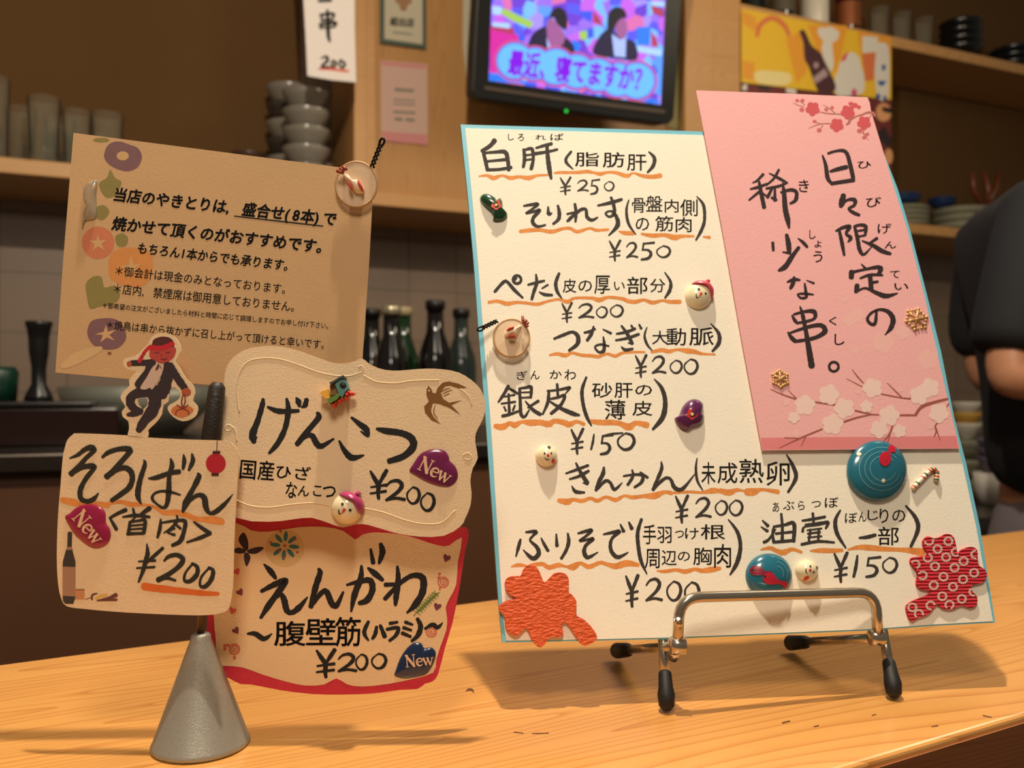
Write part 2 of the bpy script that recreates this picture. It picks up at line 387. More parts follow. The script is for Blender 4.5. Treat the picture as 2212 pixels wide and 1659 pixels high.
# ================================================================== BACKGROUND THINGS
glass = clear('clear_glass', (251, 251, 246))
def tumbler(px, Y, h, r, label, grp='tumblers on the left wall shelf', z=None, cat='glass'):
    c = onY(px, 300, Y); c.z = (zl if z is None else z)+.0005
    return tag(MB().lathe([(0, 0), (r*.8, 0), (r*.82, .004), (r, h), (r-.002, h), (r*.76, .012), (0, .012)], c, 24).build('tumbler', glass, smooth=True), label, cat, grp)
for px, Y, h, r, lb in ((-14, 2.27, .19, .034, 'tallest clear tumbler at the left edge of the wall shelf'), (95, 2.26, .155, .035, 'clear tumbler second from the left, front of the wall shelf'),
        (232, 2.26, .135, .036, 'clear tumbler rightmost of the tall glasses, above the notice card'), (166, 2.28, .14, .032, 'clear tumbler between the second and the rightmost front tumblers'), (44, 2.38, .16, .034, 'clear tumbler in the back row near the left edge'),
        (130, 2.40, .15, .034, 'clear tumbler in the back row, middle of three'), (205, 2.40, .12, .034, 'clear shorter tumbler in the back row at its right')):
    tumbler(px, Y, h, r, lb)
for px, Y, h, r, lb in ((365, 2.27, .045, .036, 'low clear sake glass left of its neighbours'), (420, 2.36, .065, .034, 'low clear sake glass, tallest of the middle group'), (455, 2.26, .05, .037, 'low clear sake glass in front at the middle'), (500, 2.35, .05, .034, 'low clear sake glass nearest the brown bowls')):
    tumbler(px, Y, h, r, lb, 'low glasses on the left wall shelf')
def bowl_prof(r, h): return [(0, 0), (r*.42, 0), (r*.44, .006), (r*.62, h*.3), (r*.9, h*.75), (r, h), (r*.985, h+.002), (r*.95, h), (r*.84, h*.72), (r*.5, h*.28), (0, .012)]
grey = M('grey_glaze', (132, 124, 112), .22, var=.12, vscale=30); brown = M('brown_glaze', (74, 52, 36), .3); dkgrey = M('dark_glaze', (62, 54, 46), .3)
POS = ['bottom', 'second from the bottom', 'third from the bottom', 'fourth from the bottom', 'fifth from the bottom', 'sixth from the bottom', 'seventh from the bottom', 'eighth from the bottom', 'ninth from the bottom', 'tenth from the bottom']
def stack(name, base, n, r, h, step, mat, lab, cat, grp):
    for k in range(n):
        c = Vector(base)+Vector((0, 0, .0005+k*step)); m = mat[k % len(mat)] if isinstance(mat, list) else mat
        pos = 'topmost' if k == n-1 and n > 1 else POS[k]
        tag(MB().lathe(bowl_prof(r, h), c, 32).build(name, m, smooth=True), lab+', '+pos+' of its stack', cat, grp)
def base(px, Y, z): c = onY(px, 300, Y); c.z = z; return c
stack('rice_bowl', base(662, 2.29, zl), 5, .062, .062, .048, grey, 'grey bowl under the hanging menu strip', 'bowl', 'grey bowls in the front stack on the left wall shelf')
stack('rice_bowl', base(625, 2.41, zl), 6, .062, .062, .048, [dkgrey, grey], 'grey bowl behind the front stack of bowls', 'bowl', 'grey bowls in the back stack on the left wall shelf')
stack('small_bowl', base(538, 2.38, zl), 3, .048, .045, .030, brown, 'small brown bowl beside the low glasses', 'bowl', 'brown bowls on the left wall shelf')
# hanging menu strip
paper = M('paper_white', (238, 226, 218), .8)
S = Surf(onY(700, 90, 2.12), (-.05, -1, .02))
t = thing('menu_strip', S.p(710, 60), 'white paper strip with brushed characters and red underlined price, hanging over bowls', 'menu')
slab('paper', S, [(640, -260), (766, -250), (766, 60), (769, 178), (716, 173), (664, 164), (659, 60)], .0006, paper, t)
black = M('ink_black', (22, 18, 15), .75)
K = Ink(S, (540, 0, 3.95), .0009); K.st("590,8,30 690,4,30;600,130,26 710,120,28 700,165,20;610,175,24 705,165,18;600,210,28 725,195,34 715,235,20;600,240,22 720,232,18;660,90,26 665,200,34 668,300,34 680,355,22;610,140,20 615,180,20;596,205,22 606,245,20;605,500,12 650,485,26 660,520,28 610,570,22 680,572,20;705,520,24 735,540,24 710,575,22 695,545,18 705,520,16;770,515,24 808,545,24 790,580,22 762,550,18 770,515,16")
K.words('lettering', black, t, .02)
Ink(S, (540, 0, 3.95), .0009).st("585,590,14 680,588,26 760,600,22 835,608,22").build('red_underline', M('red_ink', (222, 92, 66), .7), t)
# sheets on the cupboard
S = Surf((0, WY+.017, 0), (0, -1, 0))
t = thing('framed_notice', S.p(868, 60), 'pale certificate in a dull green frame, left of the television', 'notice')
slab('frame', S, [(820, -90), (919, -76), (919, 107), (820, 94)], .006, M('green_frame', (74, 88, 72), .5), t)
slab('sheet', S, [(829, -80), (911, -68), (911, 98), (829, 86)], .001, M('old_paper', (196, 184, 158), .8), t, off=.006)
K = Ink(S, (540, 0, 3.95), .0073); K.line('組出店', 1190, 190, 1395, 205, 78, .03).build('lettering', M('green_ink', (48, 62, 56), .7), t)
Ink(S, (540, 0, 3.95), .0073).st("1215,285,14 1300,292,14 1370,302,14").build('small_lettering', M('faint_ink', (130, 124, 108), .8), t)
Ink(S, (540, 0, 3.95), .0073).poly("1235,-40 1370,-30 1375,40 1340,50 1325,105 1280,100 1265,45 1235,30").build('emblem', M('emblem_brown', (160, 118, 84), .8), t)
t = thing('pink_notice', S.p(870, 220), 'pale pink printed sheet on the cupboard below the framed certificate', 'notice')
slab('sheet', S, [(822, 130), (923, 139), (924, 313), (823, 303)], .0008, M('pale_pink', (206, 168, 150), .8), t)
Ink(S, (540, 0, 3.95), .001).poly("1118,520 1500,555 1500,590 1118,555").poly("1122,1120 1512,1150 1515,1240 1125,1200").parts('pink_border', M('blush', (208, 136, 132), .8), t)
Ink(S, (540, 0, 3.95), .001).st("1240,765,26 1390,775,26;1225,850,14 1405,862,14;1225,885,12 1405,895,12;1225,955,20 1405,965,20;1240,1015,26 1295,1020,26;1335,1022,26 1395,1026,26").build('lettering', M('faint_ink', ()), t)
t = tag(slab('paper_sheet', S, [(1000, -80), (1030, -76), (1028, 218), (1012, 214), (1000, 100)], .0008, M('old_paper', ())), 'pale paper sheet half hidden behind the television, left side', 'notice')
t = tag(slab('paper_sheet', S, [(1440, 60), (1471, 64), (1471, 280), (1440, 276)], .0008, M('pale_green', (170, 160, 110), .8)), 'pale green sheet half hidden behind the television, right side', 'notice')
# television
TN = Vector((0, -math.cos(R(9)), -math.sin(R(9)))); S = Surf(onY(1240, 240, 2.03), TN)
t = thing('television', S.p(1240, 240, -.04), 'small black wall television showing a bright talk show with a caption', 'television')
blk = M('tv_plastic', (12, 11, 11), .45, spec=.3)
o = slab('casing', S, [(1038, -190), (1494, -140), (1475, 0), (1466, 120), (1456, 255), (1447, 266), (1430, 269), (1240, 243), (1040, 215), (1024, 208), (1020, 196), (1024, 100), (1030, 0)], .05, blk, t, off=-.05); bevel(o, .004)
slab('rear_housing', S, [(1100, -150), (1400, -110), (1380, 190), (1110, 160)], .1, blk, t, off=-.15)
slab('bezel_sill', S, [(1046, 186), (1240, 214), (1436, 238), (1434, 246), (1240, 222), (1046, 194)], .004, M('tv_sill_sheen', (84, 70, 60), .35), t, off=-.001)  # brownish sheen of the sloped lower bezel, painted as a lighter strip
scr = bpy.data.materials.new('screen_picture'); scr.use_nodes = True; n_ = scr.node_tree; n_.nodes.remove(n_.nodes['Principled BSDF'])
em = n_.nodes.new('ShaderNodeEmission'); em.inputs[1].default_value = 1.35; n_.links.new(em.outputs[0], n_.nodes['Material Output'].inputs[0])
tc = n_.nodes.new('ShaderNodeTexCoord'); vo = n_.nodes.new('ShaderNodeTexVoronoi'); vo.inputs['Scale'].default_value = 34; n_.links.new(tc.outputs['Object'], vo.inputs['Vector'])
cr = n_.nodes.new('ShaderNodeValToRGB'); sp = n_.nodes.new('ShaderNodeSeparateColor'); n_.links.new(vo.outputs['Color'], sp.inputs[0]); n_.links.new(sp.outputs[0], cr.inputs[0]); n_.links.new(cr.outputs[0], em.inputs[0])
cr.color_ramp.interpolation = 'CONSTANT'; cols = [(92, 92, 240), (150, 110, 236), (96, 150, 250), (190, 100, 220), (70, 90, 225), (160, 140, 245), (210, 110, 170), (120, 180, 245), (110, 70, 200)]
cr.color_ramp.elements[0].color = lin(cols[0]); cr.color_ramp.elements[1].position = .999; cr.color_ramp.elements[1].color = lin(cols[1])
for i, c in enumerate(cols[1:]): e = cr.color_ramp.elements.new((i+1)/len(cols)); e.color = lin(c)
slab('screen', S, [(1068, -150), (1450, -112), (1437, 0), (1427, 226), (1240, 200), (1056, 174), (1062, 0)], .0006, scr, t)
zt = (1000, 0, 3.95)
def E(name, rgb, k=1.15): return M(name, rgb, emit=k)
def scrn(name, mat, fn, off): k = Ink(S, zt, off); fn(k); return k.words(name, mat, t, .012) if name.startswith('caption') else k.parts(name, mat, t)
scrn('picture_magenta', E('e_magenta', (214, 30, 160)), lambda k: k.poly("232,240 330,250 470,300 480,480 560,620 230,620"), .0009)
scrn('picture_blue', E('e_blue', (30, 120, 250)), lambda k: k.poly("222,620 520,690 560,720 222,690").poly("1420,820 1670,850 1672,888 1420,850").poly("1480,230 1600,230 1590,390 1490,380").poly("930,330 1010,380 980,440 930,430"), .0010)
scrn('picture_green', E('e_green', (160, 200, 90)), lambda k: k.poly("285,60 390,90 600,190 580,245 420,180 290,95").poly("990,270 1060,260 1060,340 1000,340"), .0010)
scrn('picture_red', E('e_red', (176, 50, 90)), lambda k: k.poly("1600,40 1710,80 1715,150 1620,120").poly("240,210 430,240 440,300 240,250").poly("1110,90 1160,150 1200,230 1110,190").poly("1600,260 1650,330 1670,400 1610,400"), .0010)
scrn('picture_light', E('e_light', (170, 210, 255)), lambda k: k.poly("250,190 400,200 395,245 250,225").poly("1480,390 1700,430 1690,480 1480,440").poly("1610,10 1720,15 1715,60 1615,50").poly("250,50 330,60 320,130 250,120"), .0011)
scrn('picture_suit', E('e_suit', (28, 18, 60)), lambda k: k.poly("545,420 580,310 640,250 720,230 850,300 930,370 950,440 900,470 560,400", True).poly("1110,460 1150,330 1230,250 1290,280 1400,330 1470,370 1480,510 1300,500", True), .0012)
scrn('picture_face', E('e_face', (160, 90, 150)), lambda k: k.poly("712,190 760,160 830,240 870,300 850,380 790,410 730,380 715,290", True).poly("1290,190 1330,160 1390,180 1400,250 1390,310 1340,330 1300,270", True), .0013)
scrn('picture_hair', E('e_hair', (20, 12, 34)), lambda k: k.poly("730,160 760,90 820,60 880,110 890,190 880,250 850,250 800,200 770,150", True).poly("1230,180 1240,110 1300,60 1370,80 1395,150 1340,165 1300,220 1270,290 1230,250", True), .0014)
scrn('picture_shirt', E('e_shirt', (170, 190, 255)), lambda k: k.poly("1268,290 1340,340 1390,320 1385,490 1290,480").poly("712,320 745,400 740,420 718,400"), .0014)
bl = [(440, 520, 150), (610, 545, 132), (790, 570, 150), (970, 610, 140), (1150, 640, 135), (1320, 680, 140), (1480, 690, 150)]
scrn('caption_rim', E('e_rim', (214, 96, 110)), lambda k: [k.circ(x, y, r+26) for x, y, r in bl], .0016)
scrn('caption_outline', E('e_outline', (90, 60, 235)), lambda k: [k.circ(x, y, r+12) for x, y, r in bl], .0018)
scrn('caption_cloud', E('e_cloud', (104, 186, 255)), lambda k: [k.circ(x, y, r) for x, y, r in bl], .0020)
scrn('caption_lettering', E('e_text', (130, 20, 225)), lambda k: k.line('最近、寝てますか？', 385, 532, 1590, 692, 225, .035, .02), .0023)
Ink(S, zt, .0015).circ(880, 948, 14).build('power_light', E('e_led', (20, 200, 60), 1.5), t)
Ink(S, zt, .004).poly("905,838 1065,860 1062,880 905,858").build('badge', M('tv_badge', (60, 52, 46), .5), t)
MB().box((onY(1240, 0, 2.1).x-.03, 2.14, onY(1240, 60, 2.15).z), (onY(1240, 0, 2.1).x+.03, 2.219, onY(1240, 0, 2.15).z)).build('wall_bracket', blk, t)
# yellow poster (characters on it are left out)
S = Surf((0, WY-.004, 0), (0, -1, 0)); zp = (1590, 0, 6.506)
t = thing('yellow_poster', S.p(1760, 120), 'yellow sunburst poster with a bottle and an orange arc, under the upper shelf', 'poster')
slab('sheet', S, [(1601, 18), (1925, 82), (1925, 216), (1601, 178)], .0008, M('poster_yellow', (238, 190, 44), .55), t)
Ink(S, zp, .001).poly("90,150 260,230 330,480 90,330").poly("90,850 260,880 250,1130 90,1100").poly("700,560 900,430 1000,1000 850,1180 780,900").poly("1000,350 1560,360 1480,760 1400,1010 1250,1000 1130,700").poly("1700,430 2180,530 2170,800 1750,780").parts('sunburst_ray', M('poster_orange_yellow', (236, 160, 48), .55), t)
Ink(S, zp, .0012).st("290,500,60 340,350,66 470,260,70 580,280,70 690,380,66 740,500,50").build('orange_arc', M('poster_orange', (222, 120, 70), .55), t)
Ink(S, zp, .0012).poly("270,1010 500,1000 750,1040 740,1180 500,1200 280,1150", True).build('cream_base', M('poster_cream', (240, 220, 150), .55), t)
Ink(S, zp, .0014).poly("890,450 940,420 980,470 1060,640 1180,740 1240,860 1390,1180 1370,1290 1260,1330 1150,1290 1020,950 960,830 940,600", True).build('bottle_picture', M('poster_maroon', (78, 40, 44), .55), t)
Ink(S, zp, .0016).poly("1080,1090 1240,960 1290,1060 1110,1180").circ(1120, 920, 36, 44).parts('bottle_label', M('poster_lilac', (176, 150, 150), .55), t)
Ink(S, zp, .0012).poly("1150,400 1250,390 1330,380 1440,450 1420,560 1350,620 1370,900 1330,1000 1250,980 1200,700 1220,580 1160,500", True).poly("1430,1000 1470,860 1600,740 1720,800 1760,950 1800,1100 1780,1300 1560,1350 1400,1330 1380,1120", True).poly("1950,650 2050,600 2140,680 2150,1100 2120,1390 1990,1370 1940,1000", True).parts('white_shape', M('poster_white', (226, 218, 206), .55), t)
Ink(S, zp, .0014).poly("1760,760 1960,740 1930,1130 1810,1140").build('orange_block', M('poster_orange', ()), t)
Ink(S, zp, .0015).poly("1770,510 1990,520 1970,730 1770,750").build('white_foam', M('poster_white', ()), t)
Ink(S, zp, .0016).poly("1980,1140 2110,1140 2060,1210 2010,1200").circ(2070, 950, 28, 45).circ(1990, 1355, 36).circ(2085, 1385, 26, 40).parts('blue_mark', M('poster_blue', (40, 84, 156), .55), t)
Ink(S, zp, .0016).poly("1500,790 1580,720 1530,850 1470,870").circ(1655, 1300, 38, 50).parts('pink_mark', M('poster_pink', (216, 60, 120), .55), t)
t = thing('small_poster', S.p(1760, 260), 'dark red and peach poster hanging directly below the yellow poster', 'poster')
slab('sheet', S, [(1601, 180), (1925, 218), (1925, 372), (1601, 345)], .0008, M('poster_red', (110, 44, 40), .55), t)
Ink(S, (1590, 0, 6.506), .001).circ(2070, 1580, 110, 130).circ(2140, 2200, 60, 110).parts('peach_shape', M('poster_peach', (226, 160, 110), .55), t)
Ink(S, (1590, 0, 6.506), .0012).poly("310,1190 470,1210 470,1270 310,1260").poly("2040,1500 2180,1520 2180,1600 2060,1570").poly("1960,1880 2080,1770 2180,1960 2170,2090 2020,1980").parts('dark_shape', M('poster_dark', (48, 34, 34), .55), t)
Ink(S, (1590, 0, 6.506), .0012).poly("90,1200 150,1180 150,1270 80,1270").poly("700,1240 840,1260 840,1330 700,1300").parts('white_mark', M('poster_white', ()), t)
# bottles and ware on the upper right shelf
def bottle(px, Y, z, h, r, mat, label, cat='bottle', grp=None, lab=None, cap=None, py=100, neck=.38):
    c = onY(px, py, Y); c.z = z+.0005
    t = thing('bottle', c, label, cat, grp)
    MB().lathe([(0, 0), (r*.95, 0), (r, .006), (r, h*.52), (r*.92, h*.6), (r*neck, h*.76), (r*neck*.92, h*.95), (0, h*.95)], c, 24).build('glass_body', mat, t, True)
    if lab: MB().lathe([(r*1.01, h*.12), (r*1.01, h*.42)], c, 24).build('label_band', lab, t, True)
    MB().lathe([(0, h*.93), (r*neck*1.12, h*.93), (r*neck*1.15, h*.99), (r*neck, h), (0, h)], c, 20).build('cap', cap or M('cap_black', (24, 20, 20), .4), t, True)
dkg = M('dark_green_glass', (12, 18, 12), .12, coat=.5); dkb = M('dark_glass', (14, 10, 9), .12, coat=.5); redg = M('red_glass', (70, 20, 14), .12, coat=.5); clg = M('grey_green_glass', (40, 50, 46), .12, coat=.4); grn = M('green_glass', (14, 46, 16), .12, coat=.5)
GR = 'bottles on the upper right shelf'
bottle(1632, 2.38, z_ur, .26, .036, clg, 'grey green bottle at the left end of the upper shelf', grp=GR)
bottle(1690, 2.28, z_ur, .28, .04, dkb, 'black bottle on the upper shelf above the orange arc', grp=GR, lab=M('label_dark', (84, 74, 56), .6))
bottle(1760, 2.28, z_ur, .27, .045, M('white_ceramic', (214, 204, 184), .3), 'white bottle on the upper shelf above the yellow poster', grp=GR)
bottle(1832, 2.28, z_ur, .27, .042, redg, 'dark red bottle on the upper shelf above the poster', grp=GR, lab=M('label_gold', (150, 84, 44), .4, .4))
for px, lb in ((1900, 'clear tumbler beside the dark red bottle'), (1948, 'clear tumbler in the middle of the upper right shelf'), (1996, 'clear tumbler next to the black bowls')):
    tumbler(px, 2.27, .12, .033, lb, 'tumblers on the upper right shelf', z_ur)
blkg = M('black_glaze', (16, 17, 18), .2)
stack('black_bowl', base(2075, 2.30, z_ur), 4, .075, .06, .03, blkg, 'black bowl right of the tumblers', 'bowl', 'black bowls, left stack on the upper right shelf')
stack('black_bowl', base(2190, 2.32, z_ur), 3, .085, .05, .028, M('navy_glaze', (20, 24, 30), .2), 'dark navy bowl at the right frame edge', 'bowl', 'dark bowls at the right end of the upper shelf')
# plates and bits on the lower right shelf
def plate_stack(px, Y, z, n, r, mats, lab, grp):
    for k in range(n):
        c = base(px, Y, z+.0005+k*.009); pos = 'topmost' if k == n-1 else POS[k]
        tag(MB().lathe([(0, 0), (r*.6, 0), (r*.62, .003), (r, .016), (r*.98, .018), (r*.6, .007), (0, .006)], c, 36).build('plate', mats[k % len(mats)], smooth=True), lab+', '+pos+' of its stack', 'plate', grp)
pg = M('plate_grey', (150, 146, 124), .3); pgd = M('plate_olive', (96, 92, 74), .3); blue = M('blue_glaze', (34, 58, 100), .25)
plate_stack(2076, 2.33, z_lr, 10, .105, [pg, pgd, pg], 'grey green plate near the pink napkin', 'grey plates, right stack on the lower shelf')
plate_stack(1950, 2.33, z_lr, 8, .09, [pgd, pg], 'olive grey plate beside the pink paper sign', 'olive plates, left stack on the lower shelf')
stack('blue_bowl', base(1950, 2.33, z_lr+.085), 2, .06, .03, .012, blue, 'blue glazed bowl on the left plates', 'bowl', 'blue bowls on the left plates')
stack('blue_bowl', base(2035, 2.36, z_lr+.104), 2, .05, .026, .012, blue, 'blue glazed bowl on the right plates', 'bowl', 'blue bowls on the right plates')
stack('grey_dish', base(2235, 2.33, z_lr), 5, .1, .05, .022, [M('slate_glaze', (70, 82, 92), .25), grey], 'slate grey dish at the right frame edge', 'bowl', 'slate dishes at the right end of the lower shelf')
c = onY(2150, 440, 2.21); t = thing('napkin_holder', (c.x, c.y, z_lr), 'pink napkin holder at the end of the lower shelf', 'holder')
bevel(MB().box((c.x-.035, c.y-.004, z_lr+.0005), (c.x+.04, c.y+.05, z_lr+.055)).build('box', M('hot_pink', (206, 40, 80), .5), t), .004)
MB().box((c.x-.045, c.y+.005, z_lr+.03), (c.x-.036, c.y+.045, z_lr+.075)).build('white_card', paper, t)
bw = M('tongs_wood', (112, 56, 26), .35)
t = thing('wooden_tongs', onY(2120, 430, 2.29), 'brown wooden tongs standing up behind the pink napkin holder', 'tongs')
for a, b2, lx in ((2092, 2120, 0), (2118, 2130, .01), (2150, 2132, .02)):
    p0, p1 = onY(b2, 445, 2.28+lx), onY(a+8, 372, 2.28+lx); mid = (p0+p1)/2+RT*(.012 if a > 2100 else -.012)
    MB().tube([p0, mid, p1], [.008, .012, .007], 8).build('arm', bw, t, True)
# bottles on the kitchen bench between the cards
for px, py, Y, r, m, lb, kw in ((803, 668, 2.14, .04, dkb, 'black bottle close beside the notice card', {}), (845, 662, 1.99, .04, dkb, 'black bottle with a silvery cap, second on the bench', dict(cap=M('silver_cap', (190, 178, 150), .3, .6))),
        (872, 664, 2.1, .038, grn, 'green bottle with a pale cap, half behind the silver capped one', dict(cap=M('pale_cap', (180, 160, 120), .4))), (940, 650, 2.0, .042, dkb, 'tallest black bottle, standing alone between the cards', {}), (996, 668, 2.07, .038, clg, 'grey clear bottle close beside the white menu board', {})):
    top = onY(px, py, Y).z; bottle(px, Y, BZ, top-BZ, r, m, lb, grp='bottles on the kitchen bench', neck=.5, **kw)
# things on the left bench
c0 = onY(-160, 900, 1.62); c1 = onY(256, 900, 1.62)
t = thing('lacquer_box', (c0.x, 1.62, BZ), 'black and dark red lacquer box on the kitchen bench', 'box')
bevel(MB().box((c0.x, 1.62, BZ+.0005), (c1.x, 1.9, onY(100, 880, 1.62).z)).build('box_body', M('lacquer', (30, 12, 10), .2), t), .005)
bevel(MB().box((c0.x-.004, 1.616, onY(100, 880, 1.62).z), (onY(200, 0, 1.62).x, 1.904, onY(100, 868, 1.62).z)).build('lid', M('lacquer_black', (14, 12, 12), .25), t), .003)
c = onY(84, 860, 1.75); bz = onY(100, 868, 1.62).z
t = thing('pepper_mill', (c.x, c.y, bz), 'black pepper mill standing on the lacquer box', 'mill'); k = 1.65/1900
MB().lathe([(0, .0005), (.024, .0005), (.022, .01), (.012, .03), (.012, .06), (.016, .085), (.017, .11)], (c.x, c.y, bz), 20).build('base', M('mill_black', (16, 15, 16), .3), t, True)
MB().lathe([(.017, .11), (.019, .125), (.022, .135), (.022, .14), (0, .142)], (c.x, c.y, bz), 20).build('head', M('mill_black', ()), t, True)
c = onY(0, 820, 1.78); tag(MB().lathe([(0, 0), (.026, 0), (.03, .05), (.024, .06), (0, .06)], (c.x, c.y, bz+.0005), 24).build('green_tub', M('dark_green', (10, 52, 36), .4), smooth=True), 'dark green tub at the left frame edge on the lacquer box', 'tub')
c = onY(300, 860, 2.08); tag(MB().lathe([(0, 0), (.09, 0), (.15, .06), (.16, .10), (.155, .10), (.14, .06), (.08, .008), (0, .008)], (c.x, c.y, BZ+.0005), 36).build('steel_bowl', M('bowl_steel', (150, 150, 138), .4, .5), smooth=True), 'wide stainless steel bowl behind the lacquer box', 'bowl')
# dishes on the side bench
stack('noodle_bowl', base(2088, 1.80, .90), 5, .05, .05, .028, [pg, pgd], 'sand coloured bowl beside the board edge', 'bowl', 'sand coloured bowls on the side bench')
c = base(2090, 1.70, .90+.17)
stack('folded_cloth_cup', base(2088, 1.80, 1.065), 3, .04, .045, .03, [M('cup_white', (214, 206, 190), .4), M('cup_yellow', (206, 160, 70), .4)], 'white and yellow cup on the sand coloured bowls', 'cup', 'cups on the sand coloured bowls')
stack('lavender_bowl', base(2150, 1.66, .985), 3, .048, .04, .024, [M('lavender_glaze', (110, 100, 116), .3)], 'lavender grey bowl next to the person in black', 'bowl', 'lavender grey bowls on the white basin')
c = base(2150, 1.66, .90); tag(MB().lathe([(0, 0), (.04, 0), (.052, .04), (.055, .084), (.05, .084), (.045, .03), (0, .02)], c+Vector((0, 0, .0005)), 32).build('white_basin', M('basin_white', (220, 214, 204), .3), smooth=True), 'white round basin under the lavender bowls', 'basin')
c = base(2060, 2.1, .90)
tag(MB().box((c.x-.1, 2.1, .9005), (c.x+.3, 2.3, 1.06)).build('grey_crate', M('crate_grey', (92, 84, 76), .5)), 'grey crate at the back of the side bench', 'crate')
# ================================================================== PERSON
def skin(name, J, Eg, mat, parent, sub=2, root=0):
    me = bpy.data.meshes.new(name); me.from_pydata([c2w(*j[:3]) for j in J], Eg, []); me.materials.append(mat)
    o = bpy.data.objects.new(name, me); COL.objects.link(o)
    if parent: o.parent = parent; o.location = -parent.location if parent.type == 'EMPTY' else (0, 0, 0)
    md = o.modifiers.new('skin', 'SKIN'); md.use_smooth_shade = True
    for i, j in enumerate(J):
        r = j[3]; s = me.skin_vertices[0].data[i]; s.radius = (r, j[4] if len(j) > 4 else r); s.use_root = (i == root)
    s2 = o.modifiers.new('sub', 'SUBSURF'); s2.levels = sub; s2.render_levels = sub
    return o
fl = -CT+.03
t = thing('person', c2w(.96, -CT, 1.54), 'person in a black T-shirt seen from the side at the right edge, elbow bent', 'person')
skinm = M('skin', (196, 138, 104), .5, var=.1, vscale=20); tee = M('black_cotton', (16, 16, 20), .85, var=.3, vscale=25, bump=.4, bscale=60); pants = M('lavender_cloth', (128, 118, 122), .85, var=.15, vscale=12)
J = [(.985, -.10, 1.54, .10, .13), (.985, .06, 1.54, .09, .13), (.98, .28, 1.54, .10, .14), (.97, .40, 1.54, .07, .11), (.98, .46, 1.54, .05), (1.04, .54, 1.54, .075), (1.06, .63, 1.54, .07),
     (.85, .425, 1.40, .042), (.765, .165, 1.37, .044), (.88, .185, 1.35, .045), (1.00, .205, 1.35, .028), (1.05, .21, 1.35, .03, .02),
     (.93, .43, 1.70, .05), (.92, .165, 1.72, .044), (1.10, .2, 1.62, .03), (1.15, .21, 1.60, .03, .02),
     (1.0, -.2, 1.46, .085), (1.06, -.58, 1.46, .055), (1.05, fl+.05, 1.46, .04), (1.17, fl, 1.46, .035),
     (1.0, -.2, 1.63, .085), (1.07, -.58, 1.63, .055), (1.06, fl+.05, 1.63, .04), (1.18, fl, 1.63, .035)]
Eg = [(0, 1), (1, 2), (2, 3), (3, 4), (4, 5), (5, 6), (3, 7), (7, 8), (8, 9), (9, 10), (10, 11), (3, 12), (12, 13), (13, 14), (14, 15), (0, 16), (16, 17), (17, 18), (18, 19), (0, 20), (20, 21), (21, 22), (22, 23)]
for hb, hi, sg in (((1.05, .21, 1.35), 11, 1), ((1.15, .21, 1.60), 15, -1)):     # five fingers each
    for k, (ln, dz) in enumerate(((.060, -.024), (.072, -.008), (.068, .008), (.054, .023))):
        n = len(J); J += [(hb[0]+.022, hb[1]-.002, hb[2]+dz, .0095), (hb[0]+.022+ln*.6, hb[1]-.004, hb[2]+dz, .0085), (hb[0]+.022+ln*.95, hb[1]-.024, hb[2]+dz, .007)]
        Eg += [(hi, n), (n, n+1), (n+1, n+2)]
    n = len(J); J += [(hb[0]-.005, hb[1]+.012, hb[2]-.030*sg, .011), (hb[0]+.035, hb[1]+.012, hb[2]-.045*sg, .009)]; Eg += [(hi, n), (n, n+1)]
skin('body', J, Eg, skinm, t)
J = [(.99, -.05, 1.54, .125, .16), (.985, .08, 1.54, .115, .16), (.98, .28, 1.54, .12, .17), (.96, .39, 1.54, .10, .15), (.96, .435, 1.54, .065, .075),
     (.85, .43, 1.40, .078), (.817, .33, 1.385, .075), (.788, .235, 1.375, .071), (.778, .20, 1.37, .068), (.93, .43, 1.70, .078), (.92, .2, 1.72, .07)]
skin('t_shirt', J, [(0, 1), (1, 2), (2, 3), (3, 4), (3, 5), (5, 6), (6, 7), (7, 8), (3, 9), (9, 10)], tee, t)
J = [(.985, .07, 1.54, .10, .14), (.985, -.12, 1.54, .15, .18), (1.0, -.27, 1.455, .115), (1.06, -.58, 1.455, .085), (1.055, fl+.09, 1.455, .065), (1.0, -.27, 1.635, .115), (1.07, -.58, 1.635, .085), (1.06, fl+.09, 1.635, .065)]
skin('trousers', J, [(0, 1), (1, 2), (2, 3), (3, 4), (1, 5), (5, 6), (6, 7)], pants, t)
hair = M('hair_black', (18, 14, 12), .5)
hc = c2w(1.045, .62, 1.54); m = MB(); pr = [(.0, .105)]+[(.096*math.sin(a), .105*math.cos(a)) for a in (.3, .6, .9, 1.2, 1.5, 1.75)]
m.lathe(pr, hc-RT*.012, 24); m.build('hair', hair, t, True)
m = MB()
for s in (-1, 1): m.lathe([(0, .006), (.006, .004), (.008, 0), (0, -.004)], c2w(1.13, .575, 1.54+s*.03), 10, RT)
m.build('eye', M('ink_black', ()), t, True)
MB().tube([c2w(1.125, .575, 1.54), c2w(1.15, .545, 1.54), c2w(1.128, .537, 1.54)], [.006, .012, .008], 8).build('nose', skinm, t, True)
MB().tube([c2w(1.12, .505, 1.52), c2w(1.13, .503, 1.54), c2w(1.12, .505, 1.56)], .005, 8).build('mouth', M('lips', (150, 80, 70), .5), t, True)
for s in (-1, 1): MB().lathe([(0, .01), (.018, .008), (.02, 0), (0, -.01)], c2w(1.05, .56, 1.54+s*.078), 12, FW).build('ear', skinm, t, True)
for z in (1.46, 1.63): MB().tube([c2w(1.01, fl+.012, z), c2w(1.08, fl+.015, z), c2w(1.21, fl+.006, z)], [.04, .042, .034], 12).build('shoe', M('shoe_black', (20, 18, 18), .5), t, True)

